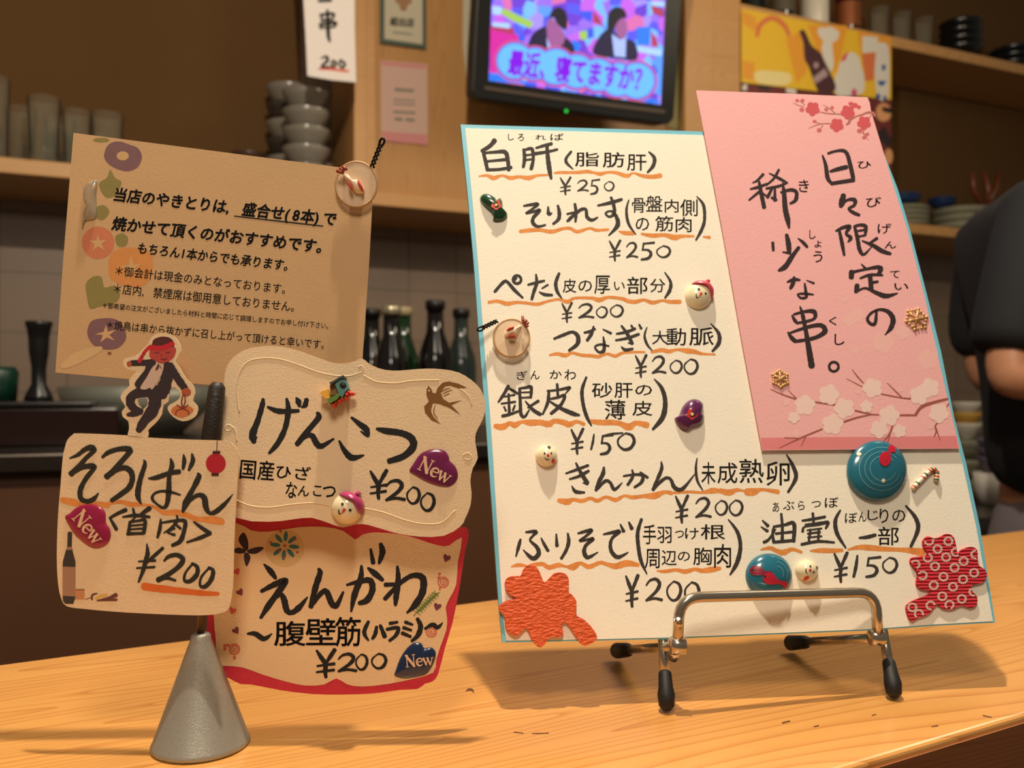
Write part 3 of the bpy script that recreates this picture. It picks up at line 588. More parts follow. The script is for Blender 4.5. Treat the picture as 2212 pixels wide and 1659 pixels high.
# ================================================================== COUNTER
A, B_ = onH(0, 1435, 0), onH(2212, 1145, 0); C_, D = onH(1830, 1656, 0), onH(2203, 1545, 0)
db = (B_-A).normalized(); df = (D-C_).normalized(); A = A-db*.9; B_ = B_+db*.9; C_ = C_-df*.95; D = D+df*.75
GA = math.atan2(db.y, db.x)
cw = wood('counter_wood', (236, 172, 92), (192, 116, 46), GA+R(180-2), (2.6, 60, 60), .4, .6, 1, 15)
t = thing('counter', c2w(.1, -CT, .55), 'varnished blond wooden counter with growth lines carrying the menu signs', 'counter')
lo = lambda p, h: Vector((p.x, p.y, CT+h))
o = MB().hexa([lo(C_, -.045), lo(D, -.045), lo(B_, -.045), lo(A, -.045), C_, D, B_, A]).build('counter_top', cw, t); bevel(o, .0022, 3)
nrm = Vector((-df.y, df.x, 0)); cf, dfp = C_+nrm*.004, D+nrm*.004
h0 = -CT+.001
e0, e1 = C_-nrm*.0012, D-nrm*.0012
MB().hexa([lo(e0, -.0445), lo(e1, -.0445), lo(D+nrm*.001, -.0445), lo(C_+nrm*.001, -.0445), lo(e0, -.0035), lo(e1, -.0035), lo(D+nrm*.001, -.0035), lo(C_+nrm*.001, -.0035)]).build('edge_shade', wood('edge_shade_wood', (150, 88, 40), (104, 56, 24), GA, (2, 30, 60), .5, .5), t)  # dark strip: shade on the counter's front face, put into the colour
MB().hexa([lo(cf, h0), lo(dfp, h0), lo(dfp+nrm*.02, h0), lo(cf+nrm*.02, h0), lo(cf, -.0455), lo(dfp, -.0455), lo(dfp+nrm*.02, -.0455), lo(cf+nrm*.02, -.0455)]).build('front_panel', M('panel_dark', (70, 40, 22), .5), t)
nb = Vector((-db.y, db.x, 0)); ab, bb = A-nb*.04, B_-nb*.04
MB().hexa([lo(ab, h0), lo(bb, h0), lo(bb+nb*.02, h0), lo(ab+nb*.02, h0), lo(ab, -.0455), lo(bb, -.0455), lo(bb+nb*.02, -.0455), lo(ab+nb*.02, -.0455)]).build('rear_panel', M('panel_dark', ()), t)
nick = Ink(Surf(c2w(0, 0, .4), UP), (0, 0, 1), .0001)
nick.st("1006,1494,1 1012,1490,5 1020,1491,5 1024,1497,1;1110,1582,2 1130,1584,2;1150,1585,2 1185,1584,2;1690,1562,3 1706,1558,3;1758,1570,2 1768,1568,3;2124,1546,3 2142,1550,2;2012,1570,2 2026,1568,3;1884,1546,2 1892,1543,2").build('dent', M('dent_brown', (96, 52, 22), .6), t)

# ================================================================== MENU BOARD AND ITS EASEL
yw, tl = R(7), R(14)
def cv(X, H, Z_): return RT*X+UP*H+FW*Z_
nh = cv(-math.sin(yw), 0, math.cos(yw)); bn = UP*math.sin(tl)-nh*math.cos(tl)
BS = Surf(c2w(-.0043, .0317, .409), bn)
teal = M('edge_cyan', (124, 198, 218), .45); cream = M('board_paper', (252, 243, 222), .75, var=.05, vscale=18, bump=.12, bscale=900)
outer = [(995, 268), (1450, 281), (1895, 296), (1902, 312), (1909, 328), (1940, 407), (1967, 497), (2003, 635), (2034, 760), (2062, 900), (2088, 1000), (2118, 1138), (2151, 1345), (2020, 1352), (1880, 1362), (1450, 1380), (1287, 1384), (1086, 1388), (1080, 1335), (1072, 1230), (1061, 1070), (1056, 1000), (1049, 901), (1036, 743), (1023, 560), (1010, 415)]
inner = [(1005, 277), (1450, 290), (1885, 303), (1900, 330), (1932, 409), (1960, 499), (1995, 637), (2025, 762), (2053, 902), (2079, 1001), (2109, 1139), (2145, 1342), (2020, 1349), (1880, 1359), (1450, 1377), (1287, 1381), (1093, 1384), (1087, 1335), (1080, 1230), (1070, 1070), (1066, 1000), (1059, 901), (1046, 743), (1032, 560), (1019, 415)]
t = thing('menu_board', BS.p(1600, 1370), 'large cream menu board with cyan edges and handwritten skewer list on the easel', 'menu board')
slab('backing', BS, outer, .003, teal, t, off=-.0034)
slab('paper', BS, inner, .0004, cream, t, off=-.0004)
inkm = M('ink_charcoal', (58, 50, 45), .8, var=.5, vscale=700); orange = M('orange_ink', (246, 150, 72), .75, var=.38, vscale=300)
Z1, Z2, Z3, Z4 = (990, 260, 3.814), (1020, 560, 3.814), (1060, 900, 3.814), (1560, 900, 3.568)
def u(zoom, s): Ink(BS, zoom, .00004).st(s).parts('underline', orange, t)
u(Z1, "170,460,12 240,455,25 290,475,38 360,455,20 430,475,34 500,465,26 580,475,38 650,455,22 740,450,18;790,435,14 830,430,24 920,430,24 1000,428,28 1060,422,30 1120,432,24 1170,442,32 1230,428,22 1300,432,28 1390,458,34 1440,435,16 1520,458,30 1600,465,36 1665,455,40")
u(Z1, "510,915,30 600,905,34 680,905,28 770,917,34 860,893,26 920,890,26 980,917,30 1080,890,22 1140,905,26 1235,900,22;1325,915,15 1370,928,34 1440,930,36;1510,935,20 1600,950,36 1700,945,32 1780,965,48 1840,955,30 1940,955,18;2020,960,15 2070,965,28")
u(Z1, "250,1500,25 320,1490,28 400,1510,36 480,1500,26 560,1505,25 650,1515,28 740,1490,22 830,1475,22 900,1495,34 960,1465,22 1100,1465,28 1160,1480,40 1240,1458,26 1350,1470,30 1400,1490,34 1460,1495,34 1530,1480,26 1600,1502,34 1680,1485,22 1740,1495,32 1825,1495,38")
u(Z2, "640,790,18 700,780,30 770,792,34 820,772,24 900,790,28 980,795,30 1040,802,30 1110,780,24 1180,797,28 1240,772,24 1330,765,22 1420,765,18;1480,765,26 1560,748,34 1620,760,34 1690,745,22 1770,755,44 1830,762,38 1900,780,24 2000,785,16")
u(Z2, "190,1375,40 250,1382,54 310,1352,36 350,1367,50 410,1340,30 480,1347,54 560,1345,46 630,1358,54 680,1333,40 760,1347,48 800,1362,48 860,1338,30 920,1360,32;970,1335,35 1060,1345,46 1150,1345,46 1220,1355,42 1290,1382,60 1350,1350,40 1440,1367,54")
u(Z3, "560,690,35 630,702,54 680,683,30 750,695,34 820,673,28 880,692,34 950,663,26 1030,686,36 1100,653,22 1170,665,34 1260,655,32 1350,652,56 1430,623,32 1490,630,36;1510,628,22 1640,620,24 1740,625,24 1830,610,48 1900,615,30 1950,625,50 2020,608,30 2085,608,14")
u(Z4, "-15,572,40 60,585,48 110,563,26 170,575,16;190,580,56 240,580,60 300,563,26 370,570,30 430,580,38")
u(Z3, "170,1235,12 230,1223,32 300,1230,15;320,1225,20 370,1218,32 430,1215,34 480,1242,38 560,1223,38 620,1235,20 680,1237,58 740,1208,30 810,1237,40 900,1203,32 960,1217,34 1030,1232,50 1120,1208,54 1215,1222,32;1370,1270,12 1430,1275,30 1530,1263,28 1600,1277,38 1680,1258,30 1740,1270,38 1820,1260,48 1890,1250,28")
u(Z4, "300,1025,15 370,1013,32 420,1035,34 470,1047,46 540,1023,30 610,1045,24;680,1035,15 760,1032,38 850,1033,36 925,1030,28;970,1025,15 1050,1008,36 1130,1010,46 1240,1020,38 1350,1025,32 1430,1030,42 1540,1045,64")
def wr(zoom, s='', nums=(), chars=(), name='lettering', surf=BS, mat=inkm, par=None, bold=.006, off=.00007):
    if s: k = Ink(surf, zoom, off); k.st(s); k.words(name, mat, par or t)
    pr = []
    for c in nums:                                        # a price: the yen sign starts a new one
        if c[0] == '¥' or not pr: pr.append([])
        pr[-1].append(c)
    for q in pr: k = Ink(surf, zoom, off); k.num(q); k.build('price_lettering', mat, par or t)
    for c in chars: k = Ink(surf, zoom, off); k.ch(*c, bold=bold); k.build('small_lettering', mat, par or t)
# first dish
wr(Z1, "300,165,40 262,210,36 195,252,30;205,260,28 225,340,32 240,410,30;205,270,20 300,262,26 385,262,36 408,330,34 415,410,30;240,338,22 400,322,26;250,408,26 340,404,26 435,388,30;540,240,26 546,320,32 535,385,24;540,248,20 605,235,30 617,320,28 600,400,32;550,288,18 604,282,18;550,328,18 606,320,18;640,228,18 700,210,26 768,193,28;632,275,30 740,258,24 815,240,22;730,205,28 737,300,36 750,400,40 765,480,22;930,258,20 890,310,24 892,350,26 945,402,10;1570,260,14 1615,310,30 1605,375,30 1560,428,20",
   (('¥', 835, 470, 932, 615), ('2', 975, 490, 1072, 590), ('5', 1078, 486, 1165, 610), ('0', 1198, 502, 1285, 582)),
   (('脂', 962, 262, 1160, 380), ('肪', 1190, 262, 1370, 388), ('肝', 1390, 280, 1550, 415), ('し', 410, 112, 458, 165), ('ろ', 490, 112, 542, 170), ('れ', 635, 118, 722, 162), ('ば', 758, 108, 868, 166)))
# second dish
wr(Z1, "540,705,18 600,695,26 655,690,28 610,730,22 560,765,20 610,755,22 672,740,28 620,800,30 615,845,32 655,875,26 718,862,16;740,712,14 744,770,32 770,765,14;820,702,20 832,760,32 825,815,30 782,853,22;960,690,24 970,760,28 965,835,20;898,772,20 965,760,20 930,800,28 898,830,22;905,828,22 1000,742,28 1050,735,26 1060,795,30 1100,822,28 1148,800,14;1150,702,18 1250,680,30 1345,652,26;1258,635,22 1280,700,30 1285,765,28 1245,795,20 1213,765,18 1258,748,18 1300,790,30 1312,865,38 1240,948,14;1405,655,10 1385,740,22 1402,850,24 1462,940,10;1965,628,10 2020,700,26 2028,820,26 2005,900,28 1958,986,16",
   (('¥', 1240, 990, 1342, 1160), ('2', 1378, 1003, 1478, 1140), ('5', 1490, 1005, 1615, 1150), ('0', 1628, 1032, 1750, 1130)),
   (('骨', 1430, 640, 1542, 762), ('盤', 1545, 620, 1682, 752), ('内', 1700, 650, 1815, 760), ('側', 1828, 650, 1972, 790), ('の', 1460, 802, 1572, 908), ('筋', 1622, 788, 1770, 915), ('肉', 1790, 798, 1922, 922)))
# third dish
wr(Z1, "300,1412,24 370,1335,28 402,1330,26 460,1395,30 530,1462,18;575,1355,18 640,1338,26 708,1322,20;640,1270,16 645,1340,30 620,1420,28 605,1475,24;690,1385,14 738,1355,18;668,1415,12 710,1435,28 772,1440,22;830,1262,24 803,1340,30 815,1410,28 852,1466,12;1700,1252,10 1748,1330,24 1742,1400,30 1703,1462,18;478,1300,20 452,1330,18")
k = Ink(BS, Z1, .00007); k.ring(484, 1312, 33, 24); k.build('lettering', inkm, t)
wr(Z1, '', (), (('皮', 860, 1305, 972, 1420), ('の', 988, 1318, 1102, 1412), ('厚', 1120, 1278, 1250, 1430), ('い', 1282, 1330, 1372, 1400), ('部', 1390, 1288, 1560, 1432), ('分', 1580, 1305, 1705, 1418)))
wr(Z2, "675,655,20 750,625,28 825,600,26 870,635,36 865,700,36 798,752,22;925,605,20 970,595,26 1012,575,20;1000,555,18 985,610,28 948,668,28;1078,578,12 1142,610,24;1080,640,14 1088,700,28 1082,755,30 1042,765,22 1012,722,18 1060,702,20 1125,716,16;1190,615,18 1270,600,26 1342,572,24;1183,668,18 1280,650,26 1372,618,24;1230,548,18 1280,620,30 1318,695,30;1318,695,20 1285,690,12;1228,720,10 1262,748,30 1322,738,20;1310,545,16 1328,575,24;1375,538,16 1392,570,24;1440,560,9 1420,630,20 1440,700,22 1482,752,10;1965,532,10 2030,610,30 2032,690,34 1980,758,22",
   (('¥', 735, 360, 828, 522), ('2', 868, 365, 1002, 492), ('0', 1018, 388, 1115, 482), ('0', 1132, 374, 1246, 476), ('¥', 1340, 790, 1442, 976), ('2', 1475, 795, 1595, 950), ('0', 1625, 830, 1732, 940), ('0', 1740, 820, 1862, 948)),
   (('大', 1482, 590, 1612, 702), ('動', 1600, 568, 1762, 712), ('脈', 1788, 560, 1990, 712), ('ぎ', 365, 920, 455, 995), ('ん', 480, 918, 556, 990), ('か', 638, 915, 738, 985), ('わ', 760, 908, 856, 995)))
# silver skin
wr(Z2, "298,1045,28 262,1110,28 215,1178,16;300,1062,20 340,1085,24 375,1108,20;250,1135,14 350,1118,18;240,1190,16 355,1175,20;300,1110,20 306,1270,26;262,1215,16 278,1250,18;352,1205,18 335,1245,18;250,1292,28 310,1278,26 382,1252,20;390,1065,20 440,1058,24 485,1055,30 482,1140,24;400,1098,14 478,1095,16;395,1142,16 480,1138,18;390,1065,24 396,1180,28 402,1275,30 432,1298,24 470,1240,14;545,1168,26 460,1222,18;438,1170,12 500,1240,30 560,1278,32;620,1085,18 700,1078,20 790,1060,28 803,1062,22 768,1108,10;632,1085,24 622,1180,28 580,1278,16;700,1030,24 706,1130,22;620,1155,16 700,1140,24 762,1122,26 730,1200,28 650,1272,26;640,1172,16 730,1228,30 830,1272,38 882,1285,18;940,972,18 905,1080,30 915,1200,30 945,1300,30 982,1372,12;1500,988,10 1560,1060,32 1590,1170,38 1570,1300,44 1488,1402,20",
   (('¥', 810, 1398, 922, 1608), ('1', 968, 1438, 1012, 1570), ('5', 1040, 1445, 1160, 1610), ('0', 1190, 1430, 1342, 1572)),
   (('砂', 985, 1018, 1155, 1142), ('肝', 1172, 1018, 1322, 1142), ('の', 1342, 1036, 1482, 1122), ('薄', 1092, 1158, 1262, 1322), ('皮', 1320, 1168, 1484, 1290)))
wr(Z2, "1080,1455,14 1150,1440,20 1240,1432,14")
# kinkan, furisode
wr(Z3, "620,468,16 700,440,24 802,402,24;650,515,16 730,490,26 805,448,26;702,382,16 735,450,30 795,545,38;798,555,24 760,545,10;668,572,10 700,618,32 772,625,18;932,418,18 925,470,36 890,540,32 868,606,28;880,592,26 945,530,28 985,545,26 1020,600,30 1082,545,10;1095,490,18 1180,478,22 1250,485,28 1242,540,30 1185,582,22;1165,440,16 1172,490,24 1130,560,28;1232,458,16 1292,502,24;1405,372,12 1408,430,30 1372,520,30 1338,602,30;1342,592,28 1430,512,28 1480,515,26 1515,585,36 1580,595,32 1682,472,8;1700,342,10 1690,430,22 1703,530,22 1747,606,10",
   (('¥', 1518, 652, 1632, 878), ('2', 1680, 664, 1815, 842), ('0', 1845, 688, 1952, 812), ('0', 1960, 685, 2078, 816), ('¥', 1108, 1308, 1222, 1572), ('2', 1270, 1330, 1412, 1530), ('0', 1445, 1353, 1572, 1518), ('0', 1592, 1360, 1722, 1530)),
   (('未', 1735, 375, 1852, 555), ('成', 1868, 378, 2032, 552), ('手', 1255, 890, 1362, 1052), ('羽', 1370, 908, 1490, 1042), ('つ', 1518, 938, 1592, 1000), ('け', 1600, 918, 1712, 1012), ('根', 1730, 888, 1932, 1012), ('周', 1270, 1090, 1392, 1250), ('辺', 1408, 1100, 1532, 1225), ('の', 1540, 1112, 1642, 1190), ('胸', 1668, 1078, 1822, 1222), ('肉', 1840, 1050, 1980, 1245)))
wr(Z3, "245,1012,20 230,1070,30 208,1152,12;290,952,18 372,948,34 345,985,22 325,1020,20 380,1075,32 395,1130,38 345,1168,40 268,1098,10;415,1000,12 440,1050,26 472,1105,26;540,968,14 545,1062,32;545,1065,26 560,1058,8;635,962,16 642,1030,32 622,1100,28 582,1168,26;720,962,18 780,945,28 832,935,28 790,980,24 735,1022,24 790,1015,24 845,1008,30 785,1060,28 770,1115,36 800,1160,34 882,1118,10;930,970,16 1000,955,28 1062,945,30 1002,1000,26 985,1060,30 1000,1120,34 1050,1158,34 1130,1120,12;1068,888,14 1095,945,30;1138,870,16 1162,922,34;1242,845,24 1210,960,32 1220,1100,32 1242,1200,30 1287,1297,10;1958,848,12 2032,950,30 2057,1070,32 2030,1200,38 1973,1302,16")
wr(Z4, "495,292,10 545,380,30 568,470,32 508,582,20;310,800,12 352,842,28;300,850,10 348,882,26;322,968,26 360,945,22 412,868,12;400,845,20 388,905,22 398,968,26;400,848,20 480,835,24 552,825,32 550,960,30;455,750,20 463,850,24 462,960,26;412,902,20 545,888,22;395,968,24 545,955,26;618,802,18 700,790,24 792,772,22;698,745,22 705,828,22;640,832,14 772,815,18;620,885,24 635,850,16 730,835,20 812,815,30 798,862,16;655,876,14 765,862,16;660,902,18 755,890,18;680,870,20 668,962,20;745,868,20 740,950,20;660,932,14 765,922,16;612,985,24 740,962,24 862,970,18;910,722,14 872,800,30 885,900,32 952,1012,14;1415,688,16 1490,780,32 1508,870,34 1453,1002,22;1058,935,18 1120,928,30 1180,912,26",
   (('¥', 858, 1050, 972, 1280), ('1', 1000, 1066, 1052, 1238), ('5', 1090, 1080, 1222, 1238), ('0', 1230, 1083, 1352, 1206)),
   (('熟', 132, 325, 320, 512), ('卵', 340, 345, 520, 532), ('あ', 388, 660, 440, 735), ('ぶ', 468, 650, 556, 720), ('ら', 584, 650, 636, 720), ('つ', 688, 650, 762, 700), ('ぼ', 790, 620, 896, 702), ('ぼ', 945, 738, 1042, 820), ('ん', 1050, 732, 1112, 810), ('じ', 1120, 720, 1202, 800), ('り', 1212, 708, 1282, 822), ('の', 1310, 718, 1412, 812), ('部', 1200, 848, 1362, 992)))
# pink paper on the board
PS = Surf(BS.p0+BS.n*.0018, bn)
pinkm = M('pink_paper', (242, 178, 176), .7, var=.05, vscale=14, bump=.1, bscale=700)
t = thing('pink_sign', PS.p(1850, 970), 'pink blossom paper sign with two vertical brushed lines on the menu board', 'sign')
slab('paper', PS, [(1503, 196), (1700, 203), (1873, 211), (1878, 222), (1881, 242), (1900, 304), (1930, 405), (1960, 500), (1996, 640), (2044, 852), (2072, 969), (1850, 971), (1646, 973), (1600, 724), (1560, 497)], .0004, pinkm, t)
def pk(name, zoom, mat, fn, off, per=1): k = Ink(PS, zoom, off); fn(k); return k.parts(name, mat, t, per)
ZE, ZF, ZB = (1560, 260, 4.424), (1600, 560, 3.77), (1710, 200, 10.533)
pk('bottom_band', ZF, M('band_pink', (226, 132, 132), .7), lambda k: k.poly("160,1456 600,1450 1150,1448 1750,1440 1772,1538 1000,1545 172,1552"), .00041)
pk('branch', ZF, M('branch_brown', (158, 84, 74), .7), lambda k: k.st("240,1060,6 340,1105,12 445,1140,14;385,1070,6 450,1135,10;600,1165,14 770,1190,14;930,1235,16 1060,1265,14 1120,1268,12;840,1325,18 950,1290,16 1060,1268,10;1290,1272,16 1420,1272,18;1420,1272,22 1470,1205,28 1580,1165,24 1680,1140,20;1145,1100,12 1300,1130,12 1380,1138,16;1190,1010,6 1270,1090,12 1310,1128,10;860,975,6 985,1040,10;905,900,6 950,960,12 995,1010,10;310,1540,6 480,1460,14 660,1385,14;355,1455,8 480,1462,10;490,1522,6 525,1450,10;1165,1480,10 1210,1420,14 1235,1355,14;1190,1500,8 1215,1420,10;1610,1325,8 1580,1360,14 1590,1400,16 1570,1450,6;1595,1400,10 1620,1475,6;1665,1215,6 1690,1180,12"), .00044)
wf = [(715, 1105, 85), (520, 1190, 85), (840, 1215, 85), (745, 1345, 88), (1070, 1050, 82), (1205, 1275, 85), (1125, 1385, 75), (1290, 1400, 55), (1450, 1110, 80), (1535, 1050, 82), (1610, 1255, 82), (1020, 1200, 52), (430, 1290, 50), (1160, 680, 90), (1520, 820, 85)]
def flow(k, x, y, r, a0=0): 
    for i in range(5): a = a0+i*2*math.pi/5; k.circ(x+math.cos(a)*r*.55, y+math.sin(a)*r*.55, r*.46)
    k.circ(x, y, r*.5)
pk('white_blossom', ZF, M('blossom_white', (240, 206, 194), .7), lambda k: [flow(k, x, y, r, x) for x, y, r in wf[:13]], .00047, 6)
pk('faint_blossom', ZF, M('blossom_faint', (240, 184, 176), .7), lambda k: [flow(k, x, y, r, x) for x, y, r in wf[13:]+[(950, 460, 60), (880, 500, 55), (930, 745, 32), (845, 330, 22), (1320, 600, 60), (960, 1070, 34), (1300, 1060, 26), (370, 1165, 32), (450, 1420, 34), (1545, 1360, 30)]], .00042)
pk('red_twig', ZB, M('twig_brown', (178, 104, 94), .7), lambda k: k.st("1880,540,50 1840,470,60 1700,470,50 1580,520,40 1450,550,35;1430,570,40 1330,620,60 1290,700,60 1240,740,40;630,450,20 850,490,28 1150,500,30;700,290,8 850,370,22 980,480,24;370,825,10 620,730,26 860,712,26;470,660,14 640,715,18;650,830,14 700,760,24;30,240,8 150,300,18 270,335,18;180,200,14 290,290,20;1750,600,14 1800,520,24;1640,850,20 1620,930,30 1680,990,20 1740,1100,8"), .00044)
pk('red_blossom', ZB, M('blossom_red', (208, 82, 88), .7), lambda k: [flow(k, x, y, r, .4) for x, y, r in ((470, 380, 165), (1270, 455, 165), (1020, 750, 160), (1640, 700, 160))], .00046, 6)
pk('red_petal', ZB, M('blossom_red', ()), lambda k: [k.circ(1340, 260, 60, 40), k.circ(1430, 300, 70, 55), k.circ(1520, 340, 50, 42)], .00046)
pk('bud', ZB, M('bud_pink', (206, 100, 98), .7), lambda k: [k.circ(x, y, r, r*.85) for x, y, r in ((225, 400, 56), (120, 190, 45), (240, 190, 48), (780, 395, 46), (915, 350, 42), (515, 665, 44), (620, 865, 56), (1540, 880, 62), (1640, 1030, 48), (1715, 955, 44))], .00046)
pinkink = M('ink_brown_black', (44, 24, 26), .8, var=.3, vscale=600)
def pw(zoom, s='', chars=(), name='lettering'): return wr(zoom, s, (), chars, name, PS, pinkink, t, .008, .00048)
pw(ZE, "955,340,18 985,430,36 1005,555,42 1045,608,26;1010,320,26 1080,298,26 1150,293,34 1190,325,38 1220,430,42 1248,555,42;1030,492,26 1110,468,42 1185,450,42;1040,608,36 1140,592,38 1252,575,40")
pw(ZE, "1155,720,50 1140,790,62 1130,825,40;1150,800,20 1200,762,28 1262,765,42 1258,815,32 1205,848,24 1250,885,36 1305,908,30")
pw(ZE, "1085,1060,22 1150,1028,34 1215,1020,40 1180,1085,28 1225,1125,38 1200,1165,18;1115,1055,28 1142,1180,38 1162,1292,24;1262,1015,26 1320,1003,32 1368,1020,38 1362,1100,28;1278,1062,20 1358,1050,24;1280,1118,22 1362,1102,22;1262,1020,30 1290,1140,38 1310,1240,40 1350,1285,28 1425,1210,10;1475,1130,30 1400,1182,22;1335,1155,16 1440,1200,38 1520,1250,44 1602,1278,32")
pw(ZF, "980,42,10 1012,78,24;900,105,44 897,150,44;905,108,26 1010,85,22 1110,68,34 1138,85,40 1110,132,22;970,158,18 1050,130,26 1150,132,20;1050,142,38 1060,250,40;1070,192,24 1112,185,22;945,215,40 938,262,40;930,272,20 1010,238,20 1100,275,34 1180,302,40 1272,280,12;1102,425,20 1092,520,30 1058,530,26 1028,490,24 1060,440,22 1130,412,24 1200,432,36 1237,490,44 1220,560,38 1172,618,10")
pw(ZE, "388,520,30 330,580,22 288,600,12;268,660,18 350,640,32 425,608,18;350,592,26 370,700,40 398,835,40;345,690,30 255,765,20;368,690,18 425,730,20;538,475,24 490,560,26 415,625,18;448,510,12 540,558,30 612,597,20;420,655,24 540,632,28 620,600,18;480,640,28 430,740,30;500,650,22 500,768,34;470,742,26 515,765,26;560,692,24 650,668,34 705,690,36 698,765,38 648,798,24;575,600,14 588,700,42 600,850,52 622,950,52 636,1032,20;612,1098,34 630,1180,52 637,1262,42;480,1172,30 485,1245,28;722,1132,12 770,1170,32 808,1212,28;575,1262,14 645,1272,30;728,1218,34 660,1310,44 600,1400,52 538,1438,26")
pw(ZF, "378,188,16 430,168,32 478,172,18;432,148,20 422,200,36 402,240,24;535,175,10 592,198,20;518,200,16 526,260,26 530,310,26 488,318,22 462,288,16 520,283,22 588,290,14;480,388,12 500,450,32 530,600,36 555,750,48 575,872,52;415,460,14 438,500,30 460,525,20;430,452,20 520,428,26 595,430,38 590,490,26 460,522,22;383,598,16 410,640,34 440,668,36;400,602,18 540,555,30 650,540,36 682,590,44 600,642,32 440,672,26")
k = Ink(PS, ZF, .00048); k.ring(755, 877, 38, 22); k.build('lettering', pinkink, t)
pw(ZE, '', (('ひ', 1290, 395, 1420, 465), ('び', 1370, 735, 1515, 835), ('げ', 1480, 988, 1612, 1088), ('ん', 1548, 1160, 1658, 1228), ('て', 1600, 1440, 1690, 1510), ('い', 1640, 1560, 1775, 1625), ('き', 728, 572, 825, 690), ('し', 828, 1050, 890, 1138), ('ょ', 878, 1152, 945, 1218), ('う', 868, 1252, 956, 1362)), 'small_lettering')
pw(ZF, '', (('く', 715, 470, 778, 540), ('し', 760, 610, 842, 702)), 'small_lettering')

# easel
met = M('easel_metal', (186, 174, 156), .2, .9); rub = M('rubber', (20, 19, 18), .6)
def cp(px, py, z): return c2w((px-CX)/F*z, EYE+(HY-py)/F*z, z)
t = thing('display_easel', c2w(.13, 0, .44), 'small bent chrome wire easel with black rubber feet holding the menu board', 'easel')
def arc(pts, r=.008, n=6):
    out = [pts[0]]
    for a, b, c in zip(pts, pts[1:], pts[2:]):
        p = b+(a-b).normalized()*r; q = b+(c-b).normalized()*r
        out += [(p*(1-s)**2+b*2*s*(1-s)+q*s*s) for s in [k/n for k in range(n+1)]]
    return out+[pts[-1]]
za, zb = .4035, .4305
hl = [cp(1466, 1396, za), cp(1466, 1291, za+.0), cp(1893, 1279, zb-.0), cp(1896, 1378, zb)]
P1, P2 = hl[0], hl[-1]; K1, K2 = c2w(.0578, .0052, .485), c2w(.1577, .0052, .50)
rad = .0025
MB().tube(arc([P1+(K1-P1)*.02]+[hl[0]+UP*.002]+hl[1:3]+[hl[3]], .011), rad, 14).build('front_hoop', met, t, True)
for P_, K_ in ((P1, K1), (P2, K2)):
    e = P_+(K_-P_)*.84
    MB().tube([P_, e], rad*.95, 12).build('rear_leg', met, t, True)
    MB().tube([P_+(K_-P_)*.78, P_+(K_-P_)*.80, K_-(K_-P_).normalized()*.001, K_], [.0032, .0037, .0043, .0030], 14).build('rear_foot', rub, t, True)
    MB().tube([P_+nh*.001+RT*x for x in (-.0036, -.0032, .0032, .0036)], [.0035, .0042, .0042, .0035], 16).build('pivot_ring', met, t, True)
for (fx, fy), (tx, ty), z1, z2, P_ in (((1440, 1531), (1432, 1378), .405, .422, P1), ((1931, 1504), (1906, 1358), .4219, .447, P2)):
    f0 = cp(fx, fy, z1); f0.z = CT+.0052; top = cp(tx, ty, z2); up2 = top+(UP*math.cos(tl)+nh*math.sin(tl))*.07+nh*.004
    m1 = f0+(top-f0)*.42
    MB().tube(arc([m1, top, up2], .006), rad, 12).build('front_leg', met, t, True)
    d = (m1-f0).normalized()
    MB().tube([f0-UP*.004, f0-UP*.002, f0+d*.003, m1-d*.006, m1, m1+d*.001], [.002, .0036, .0041, .0034, .0031, .0028], 16).build('front_foot', rub, t, True)
    if P_ is P1: upl = up2
MB().tube([upl, up2], rad, 12).build('rear_bar', met, t, True)
